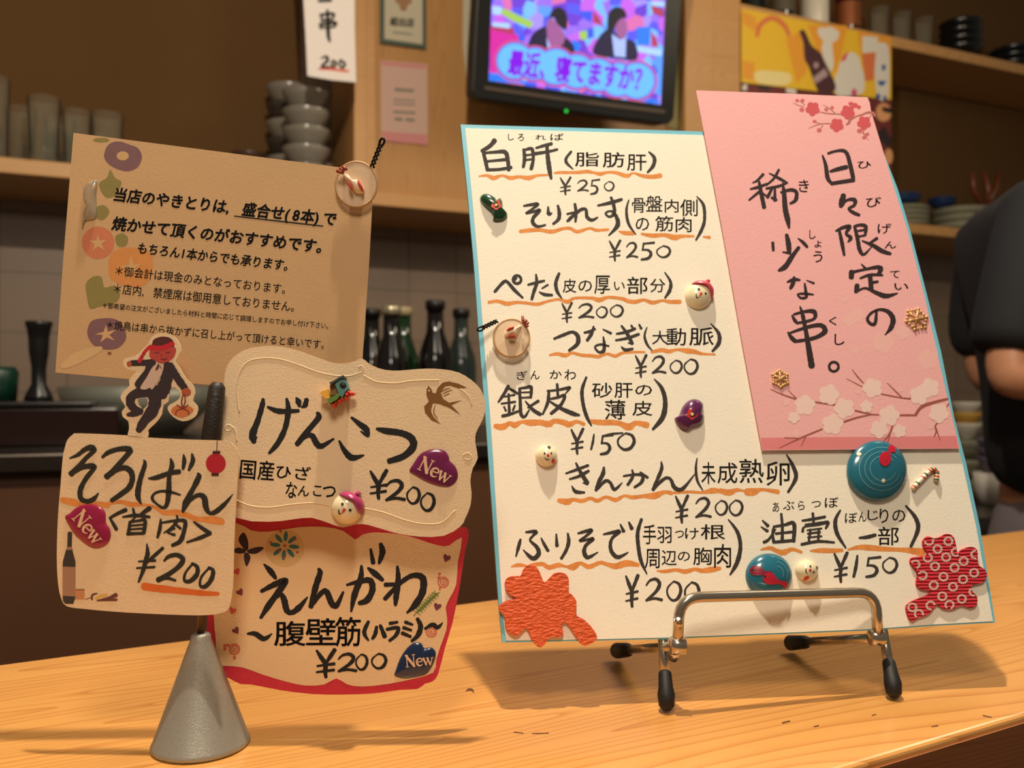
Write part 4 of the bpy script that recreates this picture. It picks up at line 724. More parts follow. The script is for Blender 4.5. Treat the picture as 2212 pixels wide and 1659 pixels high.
# ================================================================== STICKERS ON THE BOARD
fq = M('resin_cream', (240, 224, 184), .25, coat=.5); redp = M('paint_red', (214, 58, 40), .35)
def dome_poly(cx, cy, rx, ry=None, rot=0): return ell(cx, cy, rx, ry or rx, rot, 36)
def zpoly(zoom, s):
    z = Z(zoom); return [z(*(float(q) for q in w.split(','))) for w in s.split()]
class Cap:
    curved = 1
    #                                             # the crown of a dome, for paint on it
    def __init__(s, S, cx, cy, rx, ry, h, off=0): s.S = S; s.a = (cx, cy, rx, ry, h, off); s.n = S.n
    def p(s, px, py, o=0):
        cx, cy, rx, ry, h, off = s.a; q = ((px-cx)/rx)**2+((py-cy)/ry)**2
        return s.S.p(px, py, off+h*math.sqrt(max(0, 1-q))+o+.00015)
def snowman(S, cx, cy, r, label, rot, hat=None, grp='snowman head stickers on the menu board', h=.0055, face2=False):
    t = thing('snowman_sticker', S.p(cx, cy), label, 'sticker', grp)
    puff('head', S, dome_poly(cx, cy, r, r*.98), h, fq, t, steps=9)
    C = Cap(S, cx, cy, r, r*.98, h); z0 = (cx, cy, 1.0); co, si = math.cos(R(rot)), math.sin(R(rot))
    def q(x, y): return (x*co-y*si)*r, (x*si+y*co)*r
    k = Ink(C, z0, .0001)
    for ex in (-.30, .30): k.circ(*q(ex, -.12), r*.085)
    k.build('eye', M('ink_black', ()), t)
    k = Ink(C, z0, .0001)
    if face2: k.circ(*q(0, .08), r*.13)
    else: k.poly([q(-.10, .0), q(.10, .0), q(.03, .42)])
    k.build('nose', redp, t)
    k = Ink(C, z0, .0001); k.ribbon([(*q(-.26, .30), r*.06), (*q(-.12, .44 if face2 else .46), r*.07), (*q(.12 if face2 else -.02, .42 if face2 else .40), r*.05)]); k.build('mouth', M('ink_black', ()), t)
    if face2:
        k = Ink(C, z0, .0001); k.circ(*q(.55, .55), r*.2); k.build('red_patch', redp, t)
        k = Ink(C, z0, .0001); k.circ(*q(.15, -.72), r*.16); k.build('dark_patch', M('patch_purple', (70, 30, 48), .4), t)
    if hat:
        hp = [(cx+x, cy+y) for x, y in (q(a, b) for a, b in ((-.92, -.42), (-.72, -.8), (-.2, -1.06), (.3, -1.06), (.78, -.8), (1.0, -.3), (.85, -.25), (.45, -.5), (-.1, -.62), (-.6, -.5)))]
        puff('hat', S, smooth2(hp, True, 4), h*.9, hat, t, off=.0012, c=(cx+q(.05, -.75)[0], cy+q(.05, -.75)[1]))
        bx, by = q(-.1, -1.12) if rot < 20 else q(.0, -1.15)
        puff('bobble', S, dome_poly(cx+bx, cy+by, r*.18), .0035, hat, t, off=.001)
    return t
hatp = M('paint_pink', (216, 76, 100), .35, coat=.3)
snowman(BS, 1508, 640, 29, 'cream snowman head sticker with a pink hat right of the third dish', 32, hatp)
snowman(BS, 1180, 986, 24, 'small bald round snowman face sticker at the left, above the orange leaf', 0, face2=True)
snowman(BS, 1741, 1232, 24, 'small bald snowman face sticker turned sideways beside the lower goldfish disc', 62, face2=True)
# mittens
t = thing('mitten_sticker', BS.p(1066, 450), 'green mitten sticker with a red poinsettia near the top left of the board', 'sticker')
mp_ = smooth2(zpoly(Z1, "178,660 190,618 235,608 290,635 318,665 345,645 365,685 358,735 405,778 380,822 330,838 285,828 290,780 220,715"), True, 3)
puff('mitten', BS, mp_, .0045, M('mitten_green', (26, 70, 40), .22, coat=.6), t)
z = Z(Z1); fx, fy = z(312, 695)
k = Ink(Surf(BS.p0+bn*.0043, bn), (0, 0, 1), 0); flow(k, fx, fy, 11, .3); k.build('red_flower', redp, t)
k = Ink(Surf(BS.p0+bn*.0046, bn), (0, 0, 1), 0); k.circ(fx, fy, 3); k.build('flower_centre', M('paint_yellow', (244, 200, 90), .4), t)
t = thing('mitten_sticker', BS.p(1488, 895), 'purple mitten sticker with a red flower right of the silver skin line', 'sticker')
mp_ = smooth2(zpoly(Z2, "1665,1315 1700,1290 1735,1210 1790,1160 1850,1155 1900,1195 1895,1270 1908,1305 1880,1365 1800,1395 1760,1420 1700,1385"), True, 3)
puff('mitten', BS, mp_, .005, M('mitten_purple', (92, 32, 78), .2, coat=.6), t)
fx, fy = Z(Z2)(1812, 1275); k = Ink(Surf(BS.p0+bn*.0048, bn), (0, 0, 1), 0); flow(k, fx, fy, 12, .3); k.build('red_flower', redp, t)
k = Ink(Surf(BS.p0+bn*.0051, bn), (0, 0, 1), 0); k.circ(fx, fy, 3.5); k.build('flower_centre', M('paint_yellow', ()), t)
# goldfish discs
resin = M('teal_resin', (34, 108, 128), .2, var=.25, vscale=220, coat=.5); fish = M('fish_red', (190, 34, 54), .3, var=.15, vscale=300); pale = M('pale_line', (120, 170, 176), .4)
t = thing('goldfish_disc', BS.p(1891, 1010), 'large teal resin disc with white ripples and one red goldfish under the pink sign', 'sticker')
puff('resin', BS, dome_poly(1891, 1018, 65, 66), .0055, resin, t, steps=9, off=.0012)
C = Cap(BS, 1891, 1018, 65, 66, .0055, .0012)
k = Ink(C, Z4, .00008)
for r in (95, 130, 165): k.ribbon([(1190+r*1.05*math.cos(a), 415+r*math.sin(a), 4) for a in [i*.35 for i in range(1, 17)]])
k.build('ripple', pale, t)
Ink(C, Z4, .0002).poly("1160,330 1190,290 1240,290 1250,330 1235,380 1195,398 1165,375", True).poly("1235,300 1240,250 1275,225 1305,245 1290,285 1260,290", True).build('goldfish', fish, t)
Ink(C, Z4, .0002).circ(1022, 298, 15).circ(1190, 507, 15).build('bubble', fq, t)
t = thing('goldfish_disc', BS.p(1661, 1240), 'smaller teal resin disc with two red goldfish behind the easel bar', 'sticker')
puff('resin', BS, dome_poly(1660, 1243, 50, 48), .0055, resin, t, steps=9)
C = Cap(BS, 1660, 1243, 50, 48, .0055)
k = Ink(C, Z4, .00008)
for r in (60, 95, 125): k.ribbon([(380+r*math.cos(a), 1215+r*math.sin(a), 4) for a in [-1.4+i*.3 for i in range(7)]])
k.build('ripple', pale, t)
Ink(C, Z4, .0002).poly("195,1195 215,1155 260,1155 300,1195 345,1195 330,1215 275,1225 220,1225", True).build('goldfish', M('fish_dark', (136, 26, 50), .3), t)
Ink(C, Z4, .0003).poly("280,1245 310,1205 350,1210 400,1262 455,1270 485,1300 460,1325 415,1295 340,1298 295,1280", True).build('goldfish', fish, t)
Ink(C, Z4, .0003).circ(212, 1183, 8).circ(296, 1237, 9).build('fish_eye', M('ink_black', ()), t)
# candy cane
z = Z(Z4); t = thing('candy_cane_sticker', BS.p(1990, 1035), 'tiny red, white and green striped candy cane sticker near the right edge', 'sticker')
pts = smooth2([(*z(x, y), 0) for x, y in ((1455, 560), (1530, 480), (1590, 420), (1620, 412), (1642, 440), (1636, 500))], False, 6); P3 = [BS.p(x, y, .0014) for x, y, _ in pts]
MB().tube(P3, .0012, 10).build('cane', fq, t, True)
for nm, mt, o_ in (('red_stripe', redp, 0), ('green_stripe', M('paint_green', (60, 84, 40), .4), 2)):
    m = MB()
    for i in range(1+o_, len(P3)-1, 5): m.tube([P3[i], P3[i]+(P3[i+1]-P3[i]).normalized()*.0009], .00126, 10)
    m.build(nm, mt, t, True)
# gold snowflakes
gold = M('flake_gold', (222, 170, 110), .3, .3, coat=.4)
def flake(cx, cy, r, label, a0):
    m = MB(); c = BS.p(cx, cy, .0024); k = BS.mpp(cx, cy); ux = (BS.p(cx+1, cy)-BS.p(cx, cy)).normalized(); uy = bn.cross(ux)
    for i in range(6):
        a = a0+i*math.pi/3; d = ux*math.cos(a)+uy*math.sin(a); e = ux*math.cos(a+1.57)+uy*math.sin(a+1.57); L = r*k
        m.tube([c, c+d*L*.9], [.0008, .0007], 8)
        for s in (-1, 1): m.tube([c+d*L*.5, c+d*L*.78+e*s*L*.24], .0005, 6); m.lathe([(0, .0009), (.0008, .0004), (.0008, -.0004), (0, -.0009)], c+d*L*.78+e*s*L*.26, 8, bn)
        m.lathe([(0, .001), (.001, .0004), (.001, -.0004), (0, -.001)], c+d*L*.95, 8, bn)
    m.lathe([(0, .0012), (.0016, .0003), (.0016, -.0008), (0, -.001)], c, 10, bn)
    return tag(m.build('snowflake_sticker', gold, smooth=True), label, 'sticker', 'gold snowflake stickers on the pink sign')
flake(1974, 693, 24, 'larger gold snowflake sticker at the right edge of the pink sign', .2)
flake(1681, 821, 18, 'smaller gold snowflake sticker at the lower left of the pink sign', .5)
# leaves
lm = M('orange_leather', (226, 92, 36), .6, var=.25, vscale=260)
nt = lm.node_tree; b_ = nt.nodes['Principled BSDF']; tc = nt.nodes.new('ShaderNodeTexCoord'); mp = nt.nodes.new('ShaderNodeMapping'); mp.inputs['Rotation'].default_value = (0, 0, YAW); mp.inputs['Scale'].default_value = (380, 380, 900)
nt.links.new(tc.outputs['Object'], mp.inputs[0]); no = nt.nodes.new('ShaderNodeTexNoise'); no.inputs['Scale'].default_value = 1; no.inputs['Detail'].default_value = 2; nt.links.new(mp.outputs[0], no.inputs['Vector'])
bp = nt.nodes.new('ShaderNodeBump'); bp.inputs['Strength'].default_value = 1; bp.inputs['Distance'].default_value = .0013; nt.links.new(no.outputs['Fac'], bp.inputs['Height']); nt.links.new(bp.outputs[0], b_.inputs['Normal'])
Z6 = (960, 1200, 6.506)
o = slab('leaf_sticker', BS, smooth2(zpoly(Z6, "1190,135 1110,190 1075,270 1050,290 930,295 860,340 845,430 890,530 1000,600 860,640 770,700 765,770 850,880 850,1000 920,1100 1000,1130 1060,1090 1130,1020 1175,1060 1220,1170 1260,1240 1340,1290 1410,1230 1480,1140 1580,1155 1660,1110 1645,1000 1655,945 1700,945 1760,1010 1850,1150 1910,1240 1980,1265 2110,1200 2130,1130 2060,1010 1950,900 1840,830 1845,650 1780,550 1730,510 1740,350 1700,270 1620,240 1530,260 1440,350 1390,375 1340,260 1290,170"), True, 3), .0016, lm, off=.0004)
tag(o, 'orange textured leather maple leaf on the lower left corner of the board', 'sticker')
t = thing('leaf_sticker', BS.p(2045, 1240), 'red and white dotted crepe maple leaf on the lower right corner of the board', 'sticker')
rm = M('red_crepe', (196, 26, 44), .75); nt = rm.node_tree; b_ = nt.nodes['Principled BSDF']; tc = nt.nodes.new('ShaderNodeTexCoord'); mp = nt.nodes.new('ShaderNodeMapping'); mp.inputs['Rotation'].default_value = (0, 0, YAW)
nt.links.new(tc.outputs['Object'], mp.inputs[0]); wv = nt.nodes.new('ShaderNodeTexWave'); wv.bands_direction = 'Z'; wv.inputs['Scale'].default_value = 200; wv.inputs['Distortion'].default_value = 1.5; wv.inputs['Detail'].default_value = 0; nt.links.new(mp.outputs[0], wv.inputs['Vector'])
bp = nt.nodes.new('ShaderNodeBump'); bp.inputs['Distance'].default_value = .0006; nt.links.new(wv.outputs['Fac'], bp.inputs['Height']); nt.links.new(bp.outputs[0], b_.inputs['Normal'])
rl = smooth2(zpoly(Z4, "1535,965 1570,925 1620,940 1665,930 1720,905 1770,930 1790,1000 1800,1060 1830,1030 1900,1005 1950,1030 1955,1110 1965,1150 2010,1180 2025,1230 1990,1280 1910,1300 1905,1335 1950,1390 1945,1450 1900,1475 1830,1455 1760,1485 1690,1480 1640,1450 1580,1520 1500,1550 1445,1575 1410,1500 1415,1450 1480,1410 1550,1385 1600,1345 1520,1330 1485,1290 1495,1210 1440,1130 1450,1090 1500,1080 1560,1072 1570,1050 1545,1010"), True, 3)
slab('cloth', BS, rl, .0012, rm, t, off=.0004)
def inside(x, y, P):
    c = False
    for (a, b), (d, e) in zip(P, P[1:]+P[:1]):
        if (b > y) != (e > y) and x < (d-a)*(y-b)/(e-b)+a: c = not c
    return c
k = Ink(BS, (0, 0, 1), .00168); zz = Z(Z4)
rings = [(1580, 960), (1728, 962), (1645, 1022), (1785, 1045), (1570, 1090), (1710, 1085), (1475, 1140), (1625, 1155), (1845, 1115), (1935, 1065), (1775, 1165), (1530, 1225), (1925, 1205), (1690, 1235), (1840, 1255), (1615, 1300), (1762, 1312), (1920, 1350), (1680, 1385), (1830, 1405), (1590, 1455), (1450, 1470), (1500, 1520), (1735, 1450)]
for x, y in rings:
    x, y = zz(x, y)
    for i in range(14):
        a = i*2*math.pi/14
        p = [(x+6.3*math.cos(a+d), y+6.3*math.sin(a+d)) for d in (0, .3)]; p2 = [(x+11.0*math.cos(a+d), y+10.4*math.sin(a+d)) for d in (.3, 0)]
        if all(inside(*q, rl) for q in p+p2): k.poly(p+p2)
k.build('white_ring', M('crepe_white', (240, 222, 206), .7), t)
# twisted wire charms with a reindeer head
wire = M('wire_dark', (40, 32, 24), .4, .8); voile = M('voile', (236, 206, 168), .5, alpha=.55); ivory = M('ivory', (246, 222, 186), .35, coat=.2); antl = M('antler_brown', (150, 66, 36), .4)
def twist(S, a, b, loop, r0=.0005):
    pts1, pts2 = [], []; A_, B0 = S.p(*a, .004), S.p(*b, .006); d = (B0-A_); L = d.length; d.normalize(); e = S.n.cross(d); n = 24
    for i in range(n+1):
        s = i/n; w = .0008; an = s*16
        pts1.append(A_+d*L*s+(e*math.cos(an)+S.n*math.sin(an))*w); pts2.append(A_+d*L*s-(e*math.cos(an)+S.n*math.sin(an))*w)
    m = MB().tube(pts1, r0, 6).tube(pts2, r0, 6)
    lp = [B0+d*loop*(1-math.cos(x))*.9+e*loop*.55*math.sin(x) for x in [i*2*math.pi/14 for i in range(14)]]
    return m.tube(lp, r0*1.1, 6, closed=True)
def charm(S, cx, cy, rx, ry, wa, wb, zoom, body, ears, ant, label, name='reindeer_charm'):
    t = thing(name, S.p(cx, cy), label, 'charm', 'reindeer head charms')
    slab('disc', S, ell(cx, cy, rx, ry, 0, 40), .0008, voile, t, off=.0032)
    k = S.mpp(cx, cy); MB().tube([S.p(x, y, .0036) for x, y in ell(cx, cy, rx, ry, 0, 40)], .0006, 8, closed=True).build('rim', M('rim_gold', (190, 148, 96), .45), t, True)
    puff('magnet', S, ell(cx, cy, rx*.35, ry*.35, 0, 20), .0028, M('rim_gold', ()), t, off=.0003)
    twist(S, wa, wb, .0018).build('wire', wire, t, True)
    puff('head', S, smooth2(zpoly(zoom, body), True, 3), .0035, ivory, t, off=.0040)
    for e in ears: puff('ear', S, smooth2(zpoly(zoom, e), True, 3), .0022, M('ear_red', (200, 60, 56), .35), t, off=.0062)
    m = MB(); z_ = Z(zoom)
    for p in ant: m.tube([S.p(*z_(x, y), .0078) for x, y in p], .0008, 8)
    m.build('antler', antl, t, True)
Z7 = (1040, 670, 13.83)
charm(BS, 1103, 735, 38, 40, (1072, 699), (1041, 716), Z7, "660,800 700,745 850,690 960,600 1050,590 1110,520 1180,560 1090,700 1060,800 1000,880 850,870 720,890 670,870",
      ["700,730 770,650 880,620 940,630 900,690 800,730", "760,890 850,865 940,880 970,910 880,935 780,925"], [[(1170, 330), (1180, 450), (1260, 600)], [(1160, 420), (1210, 480)], [(1160, 500), (1240, 500), (1280, 440)], [(1200, 580), (1300, 560), (1330, 510)], [(1240, 650), (1330, 600)]],
      'reindeer charm on a gauzy disc with dark twisted wire at the left board edge')
Ink.fat = 1.14
WHOLE = ('feather_line', 'fern_print', 'rose_print', 'figure_features', 'parcel_string', 'nuts_print')
# ================================================================== CLIP STAND AND ITS CARDS
ZR = .3675; cx_ = (434-CX)/F*ZR
cone = M('brushed_cone', (172, 170, 158), .36, .45, var=.25, vscale=1400, bump=.25, bscale=2500)
t = thing('clip_stand', c2w(cx_, 0, ZR), 'grey metal cone based memo clip stand holding the four handmade cards', 'stand')
b = c2w(cx_, .0005, ZR)
MB().lathe([(0, 0), (.0195, 0), (.0198, .0012), (.0192, .0022), (.0042, .0440), (.0040, .0456), (.0034, .0464), (0, .0466)], b, 64).build('cone_base', cone, t, True)
rodm = M('rod_rust', (104, 86, 66), .5, .6, var=.4, vscale=500)
MB().tube([c2w(cx_, .045, ZR), c2w(cx_+.001, .09, ZR), c2w(cx_+.0035, .128, ZR)], .0016, 12).build('rod', rodm, t, True)
clipm = M('clip_black', (40, 33, 26), .5, var=.5, vscale=700, bump=.4, bscale=900)
m = MB(); a0, a1 = cp(451, 992, ZR), cp(470, 826, ZR)
m.tube([a0, a0+(a1-a0)*.3, a1-(a1-a0)*.06, a1], [.0036, .0040, .0034, .0020], 14).build('clip_jaw', clipm, t, True)
MB().tube([cp(440, 996, ZR-.003), cp(441, 960, ZR-.003)], .0014, 10).build('clip_tooth', clipm, t, True)
ckpap = M('card_paper', (236, 206, 164), .7, var=.05, vscale=40, bump=.15, bscale=1200)
def card_surf(px, py, z, yaw=0, lean=6):
    n = UP*math.sin(R(lean))-(FW*math.cos(R(yaw))-RT*math.sin(R(yaw)))*math.cos(R(lean))
    return Surf(cp(px, py, z), n)
cardink = M('ink_card', (20, 15, 12), .75, var=.5, vscale=500); greenink = M('ink_olive', (42, 38, 28), .75, var=.4, vscale=500)
# --- notice card
NS = card_surf(470, 830, .3775, 3, 5); ZN = (100, 270, 2.873)
t = thing('notice_card', NS.p(470, 820), 'worn tan postcard with morning glory print and seven lines of small print', 'card')
slab('card', NS, [(160, 288), (485, 330), (808, 372), (798, 560), (784, 765), (780, 862), (448, 831), (290, 820), (121, 805), (138, 560)], .0006, M('tan_card', (204, 164, 116), .8, var=.12, vscale=30, bump=.07, bscale=900), t)
def nk(name, mat, fn, off=.00063): k = Ink(NS, ZN, off); fn(k); return k.build(name, mat, t) if 'letter' in name else k.parts(name, mat, t)
pur, red_, ora, grn_, olv = [M('print_'+n, c, .8, var=.12, vscale=200) for n, c in (('purple', (128, 90, 92)), ('salmon', (206, 122, 84)), ('orange', (214, 142, 74)), ('green', (142, 128, 68)), ('olive', (146, 120, 70)))]
nk('purple_print', pur, lambda k: (k.poly("362,190 390,125 450,105 520,125 575,150 597,205 570,265 510,290 440,275 385,240", True), k.poly("260,1270 290,1215 380,1200 450,1215 490,1270 498,1330 450,1385 370,1395 300,1370 265,1320", True)))
nk('salmon_print', red_, lambda k: k.circ(325, 733, 101))
nk('orange_print', ora, lambda k: k.poly("388,900 400,810 470,765 590,770 650,800 665,870 650,950 600,1000 500,1005 410,960", True))
nk('green_print', grn_, lambda k: (k.poly("330,370 380,330 400,280 430,330 470,360 430,440 370,450", True), k.poly("248,990 290,945 345,945 365,1010 420,1000 460,1040 440,1100 330,1130 275,1140 255,1060", True), k.poly("430,700 470,675 510,700 500,750 450,755", True), k.poly("310,520 360,500 395,540 360,590 315,580", True), k.circ(345, 97, 50, 14)))
nk('print_star', M('print_star', (206, 164, 112), .8), lambda k: (k.circ(478, 195, 38, 28), k.poly("325,680 335,720 380,715 345,740 365,780 325,755 290,785 305,742 270,720 315,720"), k.poly("375,1240 385,1285 440,1270 395,1305 430,1340 380,1320 340,1350 355,1305 305,1300 360,1285"), k.poly("530,810 545,870 600,860 555,890 590,940 535,910 490,950 510,895 450,880 515,870")), .00065)
nk('tape_patch', M('tape', (212, 176, 126), .35), lambda k: k.poly("95,1490 190,1410 330,1375 345,1400 250,1460 130,1510", True), .00065)
nk('spot', M('spot_brown', (128, 86, 42), .8), lambda k: k.circ(396, 1418, 13, 9), .00065)
nb_ = M('notice_ink', (22, 14, 10), .8)
nk('lettering', nb_, lambda k: k.line('当店のやきとりは, 盛合せ(8本)で', 420, 432, 1805, 590, 92, .032, .12), .00068)
nk('underline', nb_, lambda k: k.st("1170,568,7 1450,600,8 1718,630,7"), .00068)
nk('lettering', nb_, lambda k: k.line('焼かせて頂くのがおすすめです。', 413, 612, 1770, 765, 92, .032, .12), .00068)
nk('lettering', nb_, lambda k: k.line('もちろん1本からでも承ります。', 568, 765, 1545, 880, 76, .024, .12), .00068)
nb2 = M('notice_ink_thin', (40, 24, 14), .8)
nk('small_lettering', nb2, lambda k: k.line('＊御会計は現金のみとなっております。', 425, 905, 1525, 1025, 68, .007), .00068)
nk('small_lettering', nb2, lambda k: k.line('＊店内, 禁煙席は御用意しておりません。', 415, 1015, 1580, 1135, 70, .007), .00068)
nk('small_lettering', nb2, lambda k: k.line('＊御希望の注文がございましたら材料と時間に応じて調理しますのでお申し付け下さい。', 350, 1120, 1775, 1252, 40, .008), .00068)
nk('small_lettering', nb2, lambda k: k.line('＊焼鳥は串から抜かずに召し上がって頂けると幸いです。', 372, 1240, 1760, 1368, 62, .007), .00068)
# its clear hook and charm
t = thing('clear_hook', NS.p(197, 450), 'clear plastic hook stuck on the left side of the tan notice card', 'hook')
puff('hook', NS, smooth2(zpoly(ZN, "250,370 320,345 315,440 318,560 300,590 250,600 228,650 230,560 255,500 235,430"), True, 4), .0022, M('clear_plastic', (240, 222, 190), .06, trans=.75, coat=.4), t, off=.0007)
ZC = (690, 300, 10.37)
charm(NS, 772, 404, 44, 48, (806, 367), (825, 325), ZC, "640,1000 700,975 800,1000 920,1010 1010,1130 1040,1250 980,1300 860,1290 780,1200 690,1080 560,900 640,860 690,920",
      ["895,1020 950,1060 1010,1170 1025,1270 990,1280 940,1190 895,1110", "680,1070 740,1130 790,1230 770,1250 700,1160"], [[(440, 850), (530, 870), (600, 900)], [(520, 780), (560, 830), (600, 860)], [(560, 760), (640, 800), (650, 840)]],
      'reindeer charm on a gauzy disc with an upright wire loop on the notice card')
# --- fancy cream card
GS = card_surf(480, 900, .3720, 2, 6); ZG = (460, 740, 3.687)
t = thing('price_card', GS.p(500, 1150), 'scalloped cream card with embossed border, swallow print and large brush writing', 'card')
slab('card', GS, smooth2(zpoly(ZG, "92,320 100,240 130,160 200,90 300,45 430,28 560,35 700,70 850,125 950,160 1050,167 1130,150 1190,127 1240,165 1320,205 1430,225 1560,218 1700,208 1840,215 1960,240 2060,300 2130,370 2165,460 2165,560 2130,650 2095,720 2090,800 2110,920 2070,1000 2050,1100 2060,1200 2050,1300 2010,1400 1970,1465 1840,1538 1640,1545 1440,1512 1240,1452 1140,1447 1040,1472 950,1447 790,1395 640,1407 450,1427 180,1392 100,1200 80,1000 85,860 50,760 47,650 88,580 104,510 90,430"), True, 2), .0005, ckpap, t)
m = MB(); zg = Z(ZG)
for s in ("215,560 195,420 200,300 230,210 300,145 430,125 560,140 700,185 850,240 1000,268 1100,265 1200,232", "1200,262 1300,312 1450,325 1600,305 1800,300", "1970,370 2040,430 2062,500", "190,1255 300,1300 450,1313 650,1287 800,1278 930,1298", "1200,1320 1350,1350 1550,1420 1700,1445 1830,1430 1930,1335", "100,690 115,660 145,660 150,690 120,705 100,690", "140,660 182,700 192,790", "1990,900 2030,880 2060,905 2045,935 2005,925", "1160,200 1185,185 1200,210 1190,225"):
    m.tube([GS.p(*zg(x, y), .00045) for x, y in smooth2([tuple(float(q) for q in w.split(',')) for w in s.split()], False, 5)], .0003, 8)
m.build('embossed_line', ckpap, t, True)
def gk(name, mat, fn, off=.00054): k = Ink(GS, ZG, off); fn(k); return k.words(name, mat, t) if 'letter' in name else k.words(name, mat, t, .004) if 'rose' in name else k.build(name, mat, t) if name in WHOLE else k.parts(name, mat, t)
gk('lettering', cardink, lambda k: k.st("402,452,22 395,500,38 360,620,40 318,735,52 330,792,34;330,790,26 352,750,10;440,515,20 530,548,40 682,545,26;590,450,20 602,540,40 578,680,38 520,800,40 450,882,20;665,440,12 682,470,42 692,508,22;748,455,32 735,500,38 710,515,16;835,562,26 842,600,42 760,700,40 672,808,36;672,812,34 735,752,30 790,742,40 830,808,44 870,825,38 962,768,16;1105,598,18 1170,650,38 1222,692,46 1236,745,26;1222,740,20 1180,708,12;1008,785,16 1050,862,36 1110,918,46 1202,898,14;1308,688,22 1380,705,46 1500,722,46 1580,762,52 1595,830,52 1520,905,46 1405,945,42")
   .num((('¥', 1248, 1020, 1395, 1248), ('2', 1368, 1092, 1530, 1268), ('0', 1540, 1148, 1650, 1285), ('0', 1650, 1195, 1768, 1342))))
def chs(k, L, bold=.014):
    for c in L: k.ch(*c, bold=bold)
gk('small_lettering', cardink, lambda k: chs(k, [('国', 218, 938, 345, 1090, 5), ('産', 360, 940, 492, 1100, 4), ('ひ', 505, 985, 625, 1085, 6), ('ざ', 655, 985, 780, 1095, 6), ('な', 582, 1110, 672, 1240, 6), ('ん', 680, 1140, 770, 1225, 6), ('こ', 800, 1140, 868, 1225, 6), ('つ', 875, 1142, 980, 1235, 6)]))
bron = M('print_bronze', (128, 84, 24), .5)
gk('swallow_print', bron, lambda k: (k.poly("1715,345 1740,370 1750,400 1775,405 1790,360 1830,320 1880,310 1960,330 2025,362 1960,368 1890,345 1850,350 1815,400 1835,450 1880,480 1985,460 1910,495 1900,500 1975,580 1880,520 1800,490 1755,485 1730,530 1745,580 1815,652 1740,620 1690,560 1682,510 1720,470 1700,420 1702,375"),))
gk('feather_line', bron, lambda k: k.st("1820,395,6 1860,372,8 1890,365,4;1830,412,6 1870,390,8 1905,380,4;1840,428,6 1880,408,8;1770,500,4 1760,560,8 1790,610,5;1745,500,4 1735,550,8 1755,590,4"))
gk('swallow_eye', ckpap, lambda k: k.circ(1722, 383, 7), .0006)
def heart(surf, zoom, pts, col, label, newpts, rot, off, grp='New heart stickers on the cards', sc=1.0, tm=None):
    t = thing('heart_sticker', surf.p(*zpoly(zoom, pts)[0]), label, 'sticker', grp)
    P = smooth2(zpoly(zoom, pts), True, 3); puff('heart', surf, P, .0012, col, t, off=off, steps=5)
    S2 = Surf(surf.p0+surf.n*(off+.00135), surf.n); x0, y0 = newpts; c, s = math.cos(R(rot)), math.sin(R(rot)); k = Ink(S2, zoom, 0)
    def q(pl): k.ribbon([(x0+(x*c-y*s)*sc, y0+(x*s+y*c)*sc, w*sc) for x, y, w in pl])
    for pl in ([(12, 0, 7), (12, 100, 7)], [(8, 2, 18), (72, 98, 20)], [(72, 0, 7), (72, 98, 7)], [(0, 0, 6), (24, 0, 6)], [(60, 0, 6), (86, 0, 6)], [(0, 100, 6), (26, 100, 6)],
               [(98, 66, 8), (142, 62, 8), (136, 40, 10), (116, 36, 10), (98, 56, 14), (102, 86, 16), (122, 100, 10), (144, 88, 6)],
               [(156, 38, 14), (176, 98, 12)], [(176, 98, 7), (194, 44, 6)], [(190, 38, 14), (212, 98, 12)], [(212, 98, 7), (232, 40, 6)], [(148, 38, 5), (168, 38, 5)], [(182, 38, 5), (202, 38, 5)], [(222, 38, 5), (242, 38, 5)]): q(pl)
    k.build('lettering', M('heart_text', (232, 190, 150), .5), t); return t
hm1 = M('heart_plum', (112, 28, 74), .22, coat=.6); hm2 = M('heart_crimson', (150, 26, 66), .22, coat=.6); hm3 = M('heart_navy', (26, 42, 74), .22, coat=.6)
heart(GS, ZG, "1565,1025 1600,960 1650,890 1720,855 1790,848 1850,865 1880,910 1885,940 1930,985 1952,1050 1935,1110 1880,1150 1800,1145 1700,1110 1620,1065", hm1, 'plum purple heart sticker reading New on the scalloped card', (1680, 905), 27, .0006, sc=1.12)
snowman(GS, 750, 1098, 35, 'cream snowman head sticker with a magenta hat between the two lower cards', 38, M('paint_magenta', (176, 50, 104), .3, coat=.4), grp='snowman heads on the hanging cards', h=.006)
# birdhouse
t = thing('birdhouse_sticker', GS.p(735, 860), 'miniature teal birdhouse sticker with red blossoms above the large writing', 'sticker')
ZH = (640, 780, 12.76)
slab('house_front', GS, zpoly(ZH, "1130,680 1250,560 1370,540 1440,600 1500,800 1400,900 1330,1040 1240,960"), .0050, M('birdhouse_teal', (94, 142, 136), .5), t, off=.001)
slab('house_side', GS, zpoly(ZH, "975,690 1060,650 1130,690 1220,930 1100,960 990,985"), .0035, M('birdhouse_tan', (140, 100, 50), .6), t, off=.001)
slab('roof', GS, zpoly(ZH, "980,640 1100,590 1240,500 1350,440 1400,470 1380,520 1290,540 1160,620 1030,700"), .0056, M('roof_dark', (60, 66, 62), .4), t, off=.001)
slab('ledge', GS, zpoly(ZH, "920,1080 1010,1060 1220,935 1270,1000 1200,1090 1080,1160 990,1220"), .0058, M('ledge_green', (96, 130, 50), .5), t, off=.001)
slab('yellow_block', GS, zpoly(ZH, "705,930 770,870 930,810 960,930 1000,1040 940,1070 850,1050"), .0045, M('block_yellow', (238, 176, 60), .5), t, off=.001)
puff('entrance_hole', GS, smooth2(zpoly(ZH, "1255,700 1300,640 1380,630 1430,690 1430,760 1370,800 1300,790"), True, 3), .0006, M('hole_dark', (14, 18, 12), .6), t, off=.006)
